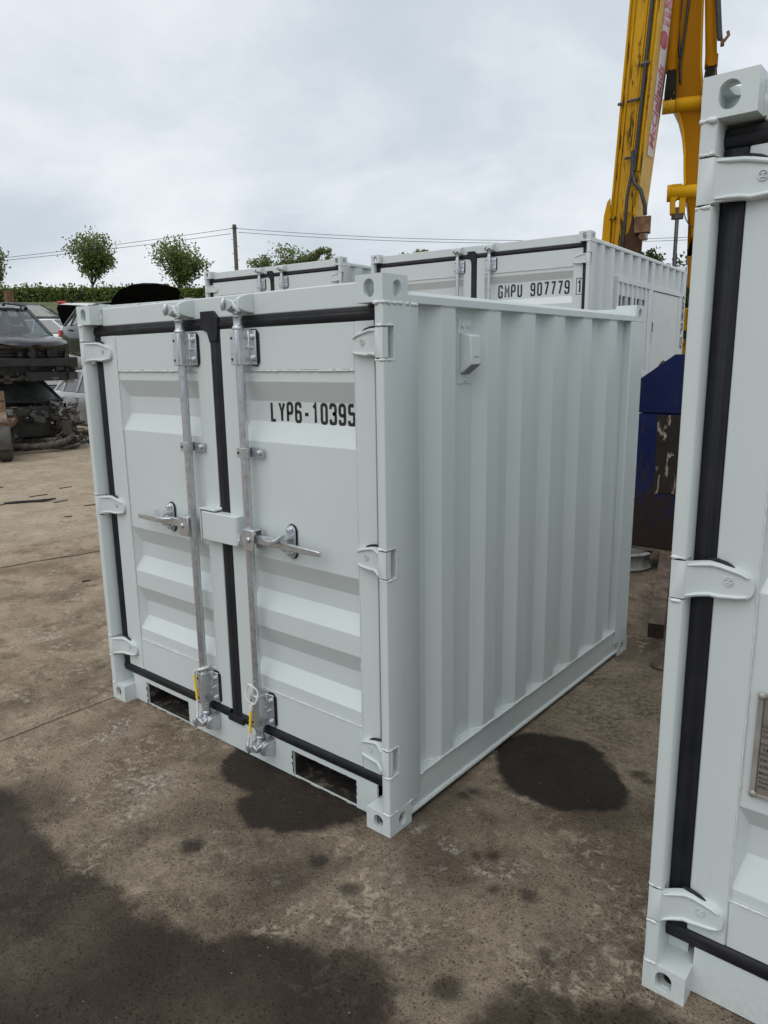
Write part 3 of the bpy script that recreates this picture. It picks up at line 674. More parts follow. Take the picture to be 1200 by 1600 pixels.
        strip(g, 'x', .0365 if side == 0 else mid+.046, mid-.034 if side == 0 else W_-.0365, .146, zb-.001, True)
        if side == 0: strip(g, 'z', .193, zt, .0365, xa-.001)
        else:
            strip(g, 'z', .193, zt, xb+.001, W_-.0365, True)
            strip(g, 'z', .150, H_-.098, mid-.0205, mid+.0465)
            g.prism([(mid-.064, H_-.066), (mid+.020, H_-.066), (mid+.045, H_-.092), (mid+.045, zt+.02), (mid+.036, zt-.045), (mid-.012, zt-.050), (mid-.026, zt-.01), (mid-.064, zt+.006)], 'y', YD-.009, YD+.004)
            g.box(mid-.045, mid+.060, YD-.008, YD+.01, .139, .171)
        g.build('rubber_seal', RUBBER, door, bevel=.003, smooth=50)
        # hinges
        for h in hz:
            hb = MB(); X = (lambda a: a) if side == 0 else (lambda a: W_-a)
            st = [(.002, .0, hh, -hh), (.034, -.001, hh, -hh), (.040, .004, hh-.002, -hh+.003), (.060, .020, hh-.001, -hh+.006), (.085, .036, hh+.0, -hh+.007), (.105, .041, hh-.003, -hh+.004), (.150, .044, hh-.014, -hh+.008), (.170, .045, hh-.024, -hh+.012), (.180, .047, hh-.036, -hh+.024), (.183, .049, hh-.050, -hh+.038)]
            secs = [[(X(a), y, h+zl), (X(a), y, h+zh), (X(a), y+.018, h+zh), (X(a), y+.018, h+zl)] for a, y, zh, zl in st]
            hb.loft(secs)
            for e, sgn in ((2, -1), (3, 1)):
                rim = [(X(a), y-.002, h+(zh if e == 2 else zl)+sgn*.007) for a, y, zh, zl in st[2:8]]
                hb.tube(rim, [.002, .005, .0055, .0055, .005, .003], 8)
            hb.cyl((X(.0185), .0185, h-hh), (X(.0185), .0185, h+hh), .0188, 20)
            if emblem:
                ex, ez = X(.126), h+.004; ey = .0405
                hb.tube([(ex+.0105*math.cos(a*PI/8), ey, ez+.0105*math.sin(a*PI/8)) for a in range(16)], .0017, 6, closed=True)
                for q in (-.004, .004): hb.box(ex-.0065, ex+.0065, ey-.0016, ey+.003, ez+q-.0012, ez+q+.0012)
                hb.box(ex-.0015, ex+.0015, ey-.0016, ey+.003, ez-.003, ez+.003)
            hb.build('hinge', mt, door, bevel=.0025, smooth=50)
            if detail:      # torn seal lip squeezed out above the leaf
                tb = MB(); tb.tube([(X(.075+i*.010), .050, h+hh+.003-(i*i*.0004)) for i in range(7)], [.003, .0055, .006, .0055, .006, .005, .003], 7)
                tb.build('seal_lip', RUBBER, door, smooth=60)
        if front_text and side == 1: front_text(door, p0, p1, yp+dp, YD)
    # locking bars ------------------------------------------------------
    if bars:
        for side in (0, 1):
            xr = mid-.1635 if side == 0 else mid+.2095; yr = .021; sg = -1 if side == 0 else 1
            lb = MB(); lb.cyl((xr, yr, .17), (xr, yr, H_-.10), .0178, 24)
            bar = lb.build('locking_bar', GALV, c, smooth=40)
            for (z0, z1, up_) in ((H_-.280, H_-.150, 1), (.205, .350, -1)):
                b = MB()
                sec = [(xr-.026, YD-.001), (xr-.026, .003), (xr-.021, -.004), (xr+.014, -.004), (xr+.022, .005), (xr+.024, .040), (xr+.028, .046), (xr+.066, .046), (xr+.066, YD-.006), (xr+.02, YD-.006), (xr+.02, YD-.001)]
                b.prism(sec, 'z', z0, z1)
                b.build('bar_bracket', GALV, bar, bevel=.004)
                pk = MB(); rad = .02; pk.prism([(xr+.03, z0-.003), (xr+.060, z0-.005), (xr+.074, z0+.012), (xr+.074, z1-.012), (xr+.060, z1+.004), (xr+.03, z1+.004)], 'y', YD-.0055, YD-.0005)
                pk.build('rubber_backing', RUBBER, bar)
                bl = MB()
                for bz in (z0+.025, z1-.025):
                    bl.lathe((xr+.052, .046, bz), (0, -1, 0), [(0, .012), (.003, .012), (.004, .010), (.011, .010), (.013, .007)], 10)
                    bl.lathe((xr-.014, -.0042, bz-.004), (0, -1, 0), [(0, .0055), (.0012, .0055)], 12, 1)  # flat black disc painted as the dark of a hole
                bl.lathe((xr+.042, .046, (z0+z1)/2), (0, -1, 0), [(0, .006), (.01, .004), (.016, .002)], 8)
                bl.build('bolt', [GALV, BLACK], bar, smooth=40)
                # collar, cam and painted keeper
                zc = z1 if up_ == 1 else z0; Z = lambda q: zc+up_*q
                cl = MB()
                cl.lathe((xr, yr, zc), (0, 0, up_), [(0, .022), (.008, .024), (.014, .022), (.018, .018), (.045, .018), (.048, .021), (.056, .021), (.060, .015), (.080, .013), (.108, .012)], 20)
                base = Z(.062); hgt = .058
                zz = lambda q: base+up_*q*1.05
                cl.prism([(xr-.030, zz(.030)), (xr-.026, zz(.012)), (xr-.008, zz(.010)), (xr+.008, zz(.018)), (xr+.026, zz(.026)), (xr+.026, zz(.040)), (xr+.004, zz(.046)), (xr-.018, zz(.050)), (xr-.028, zz(.046))], 'y', -.022, .030)
                cl.tube([(xr-.028, -.024, zz(.010)), (xr-.027, -.028, zz(.03)), (xr-.023, -.021, zz(.054))], [.007, .010, .007], 8)
                cl.build('locking_cam', GALV, bar, bevel=.004, smooth=50)
                for (xx, ww, tall) in ((xr-.030, .018, .048), (xr+.036, .028, .066)):
                    kp = MB(); kp.loft([[(xx-ww/2*k, y, zz(.0+e)), (xx+ww/2*k, y, zz(.004+e)), (xx+ww/2*k*.9, y, zz(tall-e*1.2)), (xx-ww/2*k, y, zz(tall-.004-e))] for y, k, e in ((YD+.003, 1.1, -.004), (.030, 1, 0), (.006, .85, .006), (-.010, .6, .014))])
                    if xx > xr: kp.tube([(xr+.044, -.006, zz(.004)), (xr+.032, -.017, zz(.020)), (xr+.023, -.019, zz(.040))], [.006, .009, .006], 8)
                    kp.build('cam_keeper', mt if up_ == 1 else GALV, bar, bevel=.005, smooth=60)
            g = MB(); zc = H_-.620
            g.tube([(xr, yr, zc-.019), (xr, yr, zc+.019)], .0222, 20); g.box(xr+.0, xr+.078, .044, .050, zc-.019, zc+.019); g.box(xr-.025, xr-.004, .0, .05, zc-.0188, zc+.0188)
            g.lathe((xr+.060, .044, zc), (0, -1, 0), [(0, .011), (.008, .011), (.010, .008)], 10)
            g.lathe((xr-.015, -.0003, zc), (0, -1, 0), [(0, .0055), (.0012, .0055)], 12, 1)  # black disc in place of the clamp's dark hole
            g.build('guide_clamp', [GALV, BLACK], bar, bevel=.002, smooth=40)
            # handle: hub plate, lever, catch
            zh = H_*.5175; S = lambda a: xr+sg*a
            hb = MB(); hb.box(S(-.006), S(.062), -.012, -.004, zh-.046, zh+.040); hb.box(S(.0), S(.062), -.004, .040, zh+.034, zh+.041); hb.box(S(.02), S(.062), .036, .043, zh-.046, zh+.040)
            hb.lathe((S(.034), -.012, zh), (0, -1, 0), [(0, .012), (.006, .012), (.008, .008)], 12)
            hb.build('handle_hub', GALV, bar, bevel=.003)
            hl = MB()
            hl.loft([[(S(a), y-t_, zh-h_+dz), (S(a), y+t_, zh-h_+dz), (S(a), y+t_, zh+h_+dz), (S(a), y-t_, zh+h_+dz)] for a, y, t_, h_, dz in ((.045, .014, .008, .018, 0), (.10, .014, .008, .018, .002), (.14, .012, .008, .019, .003), (.19, .006, .007, .016, .002), (.25, .002, .006, .013, .0), (.262, .002, .007, .014, 0), (.39, .010, .007, .011, -.004), (.410, .012, .006, .009, -.005))])
            hl.loft([[(S(a), y-t_, zh+dz-h_), (S(a), y+t_, zh+dz-h_), (S(a), y+t_, zh+dz+h_), (S(a), y-t_, zh+dz+h_)] for a, y, t_, h_, dz in ((.115, -.014, .003, .004, .020), (.15, -.024, .010, .008, .016), (.185, -.030, .014, .010, .014), (.215, -.022, .016, .008, .022), (.232, -.006, .012, .006, .042))])
            hl.build('handle', GALV, bar, bevel=.003, smooth=40)
            rb = MB(); cx, cz = S(.212), zh+.006
            def oval(hx, hz_, n=20): return [(cx+hx*math.cos(2*PI*i/n), cz+hx*math.sin(2*PI*i/n)+(hz_-hx)*(1 if math.sin(2*PI*i/n) >= 0 else -1)) for i in range(n)]
            rb.prism(oval(.028, .070), 'y', YD-.002, YD+.003, 1); rb.prism(oval(.024, .066), 'y', .050, YD-.0025)
            for q in (-.045, .048): rb.lathe((cx, .050, cz+q), (0, -1, 0), [(0, .014), (.004, .014), (.005, .010), (.014, .010), (.016, .007)], 12)
            rb.loft([[(cx-w_, y, cz+a-t_), (cx+w_, y, cz+a-t_), (cx+w_, y, cz+a+t_), (cx-w_, y, cz+a+t_)] for y, a, t_, w_ in ((.052, .022, .008, .017), (.030, .024, .007, .016), (.006, .016, .006, .015), (-.012, .010, .006, .014))])
            rb.box(cx-.014, cx+.014, .012, .05, cz-.034, cz-.022)
            rb.build('handle_catch', [GALV, RUBBER], bar, bevel=.003)
            # lock box shared by the two leaves
        lk = MB(); z0, z1 = H_*.4925, H_*.555
        def rbox(x0, x1, y0, y1, r):
            return [(x0, y1), (x0, y0+.002), (x0+.004, y0)] + [(x1-r+r*math.sin(k*PI/8), y0+r-r*math.cos(k*PI/8)) for k in range(5)] + [(x1, y1)]
        lk.prism(rbox(mid-.090, mid+.140, .012, YD-.001, .016), 'z', z0, z1)
        box = lk.build('lock_box', mt, c, bevel=.004)
        sh = MB(); sh.box(mid-.108, mid-.102, .016, YD-.001, z0-.006, z1+.012); sh.box(mid-.102, mid+.0, .014, YD-.001, z1+.006, z1+.012); sh.build('lock_shroud', mt, box, bevel=.0015)
        hk = MB(); hk.tube([(mid+.141, .024, z0+.052), (mid+.143, .022, z0+.030), (mid+.145, .020, z0+.016), (mid+.152, .012, z0+.010), (mid+.158, .006, z0+.016), (mid+.160, .004, z0+.032)], .0048, 8); hk.build('hook', PAINT_W, box, smooth=60)
        if detail:
            wb = MB(); weld(wb, [(mid+.142, YD-.004, z0), (mid+.142, YD-.004, z1)], .004, .5, seed=1); weld(wb, [(mid-.05, YD-.008, z1+.014), (mid+.0, YD-.004, z1+.014)], .006, .6, seed=2); wb.build('weld_bead', PAINT_W, box, smooth=80)
    if vent:
        y0, z0, z1 = vent; xw = W_-.006-.036; yc = y0+.045
        v = MB(); v.box(xw-.001, xw+.004, y0, y0+.090, z0, z1); vo = v.build('vent', mt, c, bevel=.0015)
        q = MB(); q.prism([(xw+.004, z0+.035), (xw+.004, z1-.050), (xw+.052, z1-.062), (xw+.056, z0+.072)], 'y', y0+.012, y0+.080); q.build('vent_hood', mt, vo, bevel=.004)
        g = MB(); a = Vector((xw+.0575, 0, z0+.0725)); b = Vector((xw+.006, 0, z0+.0345)); nrm = Vector((b.z-a.z, 0, a.x-b.x)).normalized()
        if nrm.x < 0: nrm = -nrm
        nrm = Vector((abs(nrm.x), 0, -abs(nrm.z)))
        for i in range(6):
            u = (i+.5)/6; p = a.lerp(b, u)+nrm*.0008
            for k in range(7):
                yy = y0+.019+k*.0085; dd = (b-a).normalized()*.0030
                g.add([(p.x-dd.x, yy-.003, p.z-dd.z), (p.x-dd.x, yy+.003, p.z-dd.z), (p.x+dd.x, yy+.003, p.z+dd.z), (p.x+dd.x, yy-.003, p.z+dd.z)], [(0, 1, 2, 3)])
        for k in range(4): g.add([(xw+.0567, y0+.03+k*.009, z0+.098), (xw+.0567, y0+.036+k*.009, z0+.098), (xw+.0567, y0+.036+k*.009, z0+.101), (xw+.0567, y0+.03+k*.009, z0+.101)], [(0, 1, 2, 3)])
        g.build('vent_grille', GRIME, vo)
        r = MB()
        for (yy, zz) in ((y0+.028, z1-.026), (y0+.064, z1-.026), (y0+.05, z0+.016)): r.lathe((xw+.004, yy, zz), (1, 0, 0), [(0, .010), (.005, .009), (.008, .005)], 10)
        r.build('rivet', PAINT_W, vo, smooth=50)
    return c

# main container
def text_main(door, p0, p1, yf, yd):
    mb = MB(); lettering(mb, 'LYP6-10395', FRONT(-.655+1.8908, yf-.0008, 1.5055), .0455, .068, .0128, .80)
    mb.build('lettering', BLACK, door)
rows_main = [(1.656, 1.580, 1.501, 1.423), (.9475, .868, .797, .7246), (.642, .562, .484, .419)]
main = container('small pale grey steel container in the foreground, double doors shut, marked LYP6-10395', (-1.8908, 0, 0), 0, 1.8908, 2.2675, 2.0, rows_main, 'small grey shipping containers',
    flats=[(.335, .42), (.645, .738), (.92, 1.022), (1.2, 1.30), (1.49, 1.589), (1.80, 1.90)], hz=(.295, 1.042, 1.786), vent=(.485, 1.638, 1.878), front_text=text_main)

# near container at the right edge of the view
HN = 2.317
def text_near(door, p0, p1, yf, yd): pass
rows_near = [(1.944, 1.872, 1.80, 1.73), (1.38, 1.31, 1.245, 1.173), (.607, .545, .462, .366)]
near = container('tall pale grey container closest to the camera, cut off by the right edge', (.9570, -.060, 0), 0, 1.905, 2.30, HN, rows_near, 'small grey shipping containers', hz=(.272, 1.192, 2.105), weld_lo=.330, pocket=.42, stile=.100)
def data_plate():
    ox, y = .216, YD-.0005; z0, z1 = .655, .925
    d = MB().box(ox, ox+.24, y-.003, y, z0, z1).build('data_plate', PLATE, near, bevel=.001)
    f = MB()
    for a, b, c_, e in ((ox-.004, ox+.008, z0-.004, z1+.004), (ox+.232, ox+.244, z0-.004, z1+.004), (ox+.008, ox+.232, z0-.004, z0+.006), (ox+.008, ox+.232, z1-.006, z1+.004)): f.box(a, b, y-.0055, y-.0032, c_, e)
    f.build('plate_border', PLATE_E, d, bevel=.001)
    r = MB()
    for (xx, zz) in ((ox+.004, z0+.004), (ox+.004, z1-.004), (ox+.236, z0+.004), (ox+.236, z1-.004)): r.lathe((xx, y-.0055, zz), (0, -1, 0), [(0, .010), (.003, .009), (.006, .005)], 12)
    r.build('rivet', PLATE_E, d, smooth=60)
    t = MB()
    lines = [('TYPE', .006+.022, z0+.205, .011), ('OWNER', .013, z0+.171, .012), ("OWNER'S No.", .013, z0+.157, .012), ('TIMBER COMPONENT TREATMENT', .016, z0+.123, .0115), ('DATE MANUFACTURED', .013, z0+.096, .0115), ('IDENTIFICATION No.', .013, z0+.078, .0115),
             ('MAXIMUM OPERATING GROSS MASS', .013, z0+.061, .010), ('ALLOW. STACKING LOAD', .013, z0+.048, .010), ('TRANSVERSE RACKING TEST', .013, z0+.036, .010), ('END-SIDE PANEL STRENGTH', .013, z0+.024, .010)]
    for s, dx, zz, sz in lines: font_mesh(s, sz, FRONT(ox+dx, y-.0036, zz), 0, t, offset=.00012)
    for zz in (z0+.190, z0+.186, z0+.143, z0+.139, z0+.117, z0+.113): t.box(ox+.010, ox+.230, y-.0034, y-.0031, zz-.0006, zz+.0006)
    t.box(ox+.010, ox+.0112, y-.0034, y-.0031, z0+.01, z1-.01)
    t.build('lettering', BLACK, d)
data_plate()

# containers in the row behind
def text_office(door, p0, p1, yf, yd):
    mb = MB(); x0 = 2.567-.995
    lettering(mb, 'GMPU 907779', FRONT(x0, yf-.0012, 2.352), .0722, .114, .0175, .70)
    bx = 2.567-.148; z0, z1 = 2.328, 2.482
    lettering(mb, '1', FRONT(bx+.020, yd-.0016, z0+.022), .07, .108, .017, .66)
    for a, b, c_, e in ((bx, bx+.006, z0, z1), (bx+.068, bx+.074, z0, z1), (bx+.006, bx+.068, z0, z0+.006), (bx+.006, bx+.068, z1-.006, z1)):
        mb.add([(a, yd-.0016, c_), (b, yd-.0016, c_), (b, yd-.0016, e), (a, yd-.0016, e)], [(0, 1, 2, 3)])
    mb.build('lettering', BLACK, door)
def office_side(c, xo, prof, mt):
    H_ = 2.9
    yw0, yw1, zw0, zw1 = .92, 2.02, 1.55, 2.50; yd0, yd1, zd1 = 2.23, 3.43, 2.49
    w = MB(); wall_sheet(w, [p for p in prof if p[0] < yw0-.05]+[(yw0-.03, .036)], xo, 1, .168, H_-.085)
    wall_sheet(w, [(yw0-.03, .036)]+[p for p in prof if yw0-.02 < p[0] < 2.10]+[(2.12, .036)], xo, 1, zw1+.06, H_-.085)
    wall_sheet(w, [(yw0-.03, .036)]+[p for p in prof if yw0-.02 < p[0] < 2.10]+[(2.12, .036)], xo, 1, .168, zw0-.06)
    wall_sheet(w, [(2.16, .036)]+[p for p in prof if 2.2 < p[0]], xo, 1, zd1+.06, H_-.085)
    w.build('side_wall', mt, c)
    MB().box(xo-.05, xo+.004, 2.10, 2.18, .172, H_-.087).build('wall_post', mt, c, bevel=.004)
    f = MB(); f.box(xo-.05, xo+.006, yw0-.05, 2.10, zw1, zw1+.06); f.box(xo-.05, xo+.006, yw0-.05, 2.10, zw0-.06, zw0); f.box(xo-.05, xo+.004, yw0-.05, yw0, zw0, zw1); f.box(xo-.05, xo+.004, 2.02, 2.10, zw0, zw1)
    win = f.build('window', mt, c, bevel=.003)
    b = MB()
    for i in range(6): b.box(xo-.004, xo+.010, yw0+.08+i*.172, yw0+.098+i*.172, zw0-.02, zw1+.02)
    b.build('security_bar', mt, win)
    q = MB()
    for a, e in ((yw0, yw0+.05), (yw0+.50, yw0+.58), (2.02-.05, 2.02)): q.box(xo-.045, xo-.013, a, e, zw0, zw1)
    for a, e in ((yw0+.05, yw0+.50), (yw0+.58, 1.97)): q.box(xo-.045, xo-.012, a, e, zw1-.13, zw1); q.box(xo-.045, xo-.022, a, e, zw0, zw0+.06)
    q.box(xo-.045, xo-.016, yw0+.28, yw0+.31, zw0+.06, zw1-.13); q.box(xo-.045, xo-.016, yw0+.80, yw0+.84, zw0+.06, zw1-.13)
    q.build('window_frame', WINDOWFRAME, win, bevel=.003)
    MB().box(xo-.038, xo-.034, yw0+.05, 1.97, zw0+.06, zw1-.13).build('pane', GLASS_D, win)
    MB().box(xo-.12, xo-.11, yw0, 2.02, zw0-.2, zw1+.1).build('dark_backing', PLASTIC, win)  # dark sheet added behind the glass to make the panes dark
    d = MB(); d.box(xo-.04, xo-.006, yd0, yd1, .19, zd1); d.build('personnel_door', mt, c, bevel=.004)
    l = MB(); l.box(xo-.045, xo+.005, 2.18, 3.54, zd1+.008, zd1+.062); l.build('door_lintel', mt, c, bevel=.003)
    l = MB(); l.box(xo-.05, xo-.0, yd1+.008, 3.55, .172, zd1+.006); l.build('door_jamb', mt, c, bevel=.003)
    l = MB()
    for z in (1.0, 1.9): l.box(xo-.006, xo+.010, yd0-.03, yd0+.0, z, z+.12)
    l.box(xo-.006, xo+.002, yd0+.01, yd0+.03, 1.98, 2.13, 1); l.build('door_hinge', [mt, GRIME], c)
    t = MB(); lettering(t, 'GMPU 907779 1', SIDE(2.567+.0015, 3.585, 2.36), .172, .138, .034, 1.15, vertical=True); t.build('lettering', BLACK, c)
rows_off = [(2.560, 2.490, 2.325, 2.258), (1.60, 1.52, 1.44, 1.36), (.9, .83, .75, .68)]
yaw = math.radians(4.25); e_ = Vector((math.cos(yaw), math.sin(yaw)))
office = container('tall grey site office container with barred side window, marked GMPU 907779 1', (-1.569-2.567*e_.x, 4.999-2.567*e_.y, 0), yaw, 2.567, 3.74, 2.9, rows_off, 'grey containers in the row behind', hz=(.4, 1.5, 2.655), mt=PAINT_FAR, side_extra=office_side, front_text=text_office, emblem=False, detail=False, weld_hi=2.598)
yaw2 = math.radians(4.8)
container('grey container standing left of the site office, only its top edge above the foreground container', (-6.68, 4.41, 0), yaw2, 2.278, 2.4, 2.9, [(2.5, 2.42, 2.3, 2.22), (1.6, 1.52, 1.4, 1.32), (.9, .82, .7, .62)], 'grey containers in the row behind', hz=(.4, 1.5, 2.68), mt=PAINT_FAR, emblem=False, detail=False)
yaw3 = math.radians(8.7)
container('grey container of the row behind, thin strip of header below the raised black bonnet', (-9.11, 4.27, 0), yaw3, 1.912, 2.27, 2.62, [(2.2, 2.12, 2.0, 1.92), (1.3, 1.22, 1.1, 1.02), (.7, .62, .5, .42)], 'grey containers in the row behind', hz=(.4, 1.3, 2.4), mt=PAINT_FAR, emblem=False, detail=False)

# cords on the locking bars
def cord(label, xr, loop):
    y = .021; o = thing('cord', label, 'cord', (xr, y, .36), group='cords tied to the locking bars')
    w = MB(); rl = .0275
    if loop:
        pts = [(-.034, -.020, .005), (-.030, -.030, -.02), (-.012, -.036, -.045), (.0, -.038, -.062)]
        ring = [(.037*math.cos(a), -.036 if False else -.034*1.0+.0*a, .010+.045*math.sin(a)) for a in [PI*1.42+i*2*PI/18 for i in range(18)]]
        w.tube([(p[0], p[1]+.006*math.cos(i), p[2]-.01) for i, p in enumerate(ring)], .0042, 8, closed=True)
        w.tube([(.0, -.040, -.045), (.003, -.042, -.06), (.0, -.042, -.072)], .0075, 8)
        low = [(-.012, -.043, -.175), (-.020, -.043, -.20), (-.030, -.042, -.235)]; low2 = [(-.012, -.043, -.175), (-.002, -.045, -.205), (-.010, -.046, -.24)]
        w.tube(low, .0052, 8); w.tube(low2, .0052, 8)
        yl = [(.0, -.042, -.072), (-.003, -.043, -.10), (-.008, -.043, -.14), (-.012, -.043, -.176)]
    else:
        w.tube([(.0245*math.cos(a), .0245*math.sin(a)-.0, .006+.010*math.cos(a)) for a in [i*2*PI/20 for i in range(20)]], .0062, 8, closed=True)
        w.tube([(-.030, -.016, -.002), (-.040, -.020, -.012), (-.043, -.020, -.028)], .0060, 8)
        yl = [(-.043, -.020, -.028), (-.045, -.018, -.07), (-.042, -.016, -.11), (-.038, -.018, -.150)]
        w.tube([(-.038, -.018, -.150), (-.034, -.022, -.18), (-.026, -.030, -.21), (-.026, -.034, -.235)], .0055, 8)
    w.build('white_strand', ROPE_W, o, smooth=60)
    yb = MB()
    # the yellow whipping: a twisted pair
    P = [Vector(p) for p in yl]; fine = []
    for a, b in zip(P[:-1], P[1:]): fine += [a.lerp(b, i/8) for i in range(8)]
    fine.append(P[-1])
    for ph in (0, PI): yb.tube([p+Vector((.0026*math.cos(i*.9+ph), .0026*math.sin(i*.9+ph), 0)) for i, p in enumerate(fine)], .0044, 8)
    yb.build('yellow_whipping', ROPE_Y, o, smooth=60)
cord('white cord with yellow whipping hanging at the foot of the left locking bar', -1.8908+.94541-.1635, False)
cord('white cord with yellow whipping looped round the foot of the right locking bar', -1.8908+.94541+.2095, True)

# ------------------------------------------------------------------ blue machine in the gap at right
def blue_machine():
    o = thing('scrap_trailer', 'dark blue rust stained steel hopper on a rusty drawbar between the grey containers', 'trailer', (-.65, 4.0, 0))
    prof = [(0, .19), (1.95, .19), (1.95, 1.60), (1.6, 1.74), (.26, 1.74), (0, 1.555)]
    b = MB(); b.prism([(0, .19), (1.95, .19), (1.95, 1.285), (0, 1.285)], 'y', .004, 1.9); b.build('hopper_body', BLUE_B, o, bevel=.01)
    b = MB(); b.prism([(-.006, 1.290), (1.956, 1.290), (1.95, 1.60), (1.6, 1.742), (.26, 1.742), (-.006, 1.553)], 'y', -.006, 1.9); b.build('hopper_lid', BLUE, o, bevel=.006)
    p = MB(); n = 30; top = [(.155+.6*i/n, 1.278-.015*abs(mnoise.noise(Vector((i*.7, 1, 0))))) for i in range(n+1)]; bot = [(.155+.6*i/n, .66-.05*abs(mnoise.noise(Vector((i*.5, 5, 0))))) for i in range(n+1)]
    p.prism(top+bot[::-1], 'y', -.0005, .004); p.build('flaked_panel', BLUE_R, o)
    r = MB(); r.box(.0, 1.95, .0, 1.9, .165, .189); r.build('bottom_flange', RUST_D, o)
    l = MB(); l.tube([(.12, .2, 1.60), (.10, .15, 1.65), (.14, .1, 1.68)], .02, 6); l.build('lid_catch', PLASTIC, o)
    # chassis: drawbar beam running towards the camera
    d = MB(); a = Vector((.20, .30, .135)); e = Vector((.80, -1.68, .135)); ax = (e-a).normalized(); sd_ = Vector((-ax.y, ax.x, 0)); hw, hh_ = .046, .046
    d.loft([[p+sd_*hw-Vector((0, 0, hh_)), p-sd_*hw-Vector((0, 0, hh_)), p-sd_*hw+Vector((0, 0, hh_)), p+sd_*hw+Vector((0, 0, hh_))] for p in (a, e)]); db = d.build('drawbar', RUST_D, o, bevel=.006)
    q = e+ax*.004; d = MB(); d.loft([[p+sd_*(hw-.002)-Vector((0, 0, hh_-.002)), p-sd_*(hw-.002)-Vector((0, 0, hh_-.002)), p-sd_*(hw-.002)+Vector((0, 0, hh_-.002)), p+sd_*(hw-.002)+Vector((0, 0, hh_-.002))] for p in (e, q)]); d.build('end_plate', BLUE_F, db)
    d = MB(); d.box(.72, 1.5, -.55, -.45, .10, .165); d.box(1.30, 1.39, -1.5, .4, .09, .17); d.box(.86, 1.4, -1.60, -1.52, .092, .168); d.build('cross_frame', DARKIRON, o, bevel=.005)
    d = MB(); d.tube([(.60, .0, .16), (.66, -.05, .30), (.75, -.08, .40)], .045, 10); d.box(.52, .74, -.12, -.06, .17, .44); d.lathe((.60, -.35, .17), (0, 0, 1), [(0, .04), (.02, .05), (.03, .0)], 10); d.build('coupling', DARKIRON, o, bevel=.004)
    # rusty landing foot
    ft = MB(); fx, fy = .905, -1.86
    ft.tube([(fx, fy, .0), (fx, fy, .012), (fx, fy, .03), (fx, fy, .07), (fx+.02, fy+.12, .125)], [.062, .064, .045, .022, .02], 14); ft.build('landing_foot', RUST_D, o, smooth=50)
    # pale rim lying under the hopper
    w = thing('wheel_rim', 'pale grey steel wheel rim lying flat under the blue hopper', 'wheel rim', (-.72, 4.02, 0))
    k = MB(); k.lathe((0, 0, 0), (0, 0, 1), [(0, .22), (.02, .235), (.035, .22), (.09, .205), (.125, .22), (.14, .235), (.15, .22), (.148, .19), (.06, .17), (.05, .0)], 36); k.build('rim', m_simple('chalky_paint', (.16, .16, .15), (.30, .30, .285), .6, 9), w, smooth=40)
blue_machine()

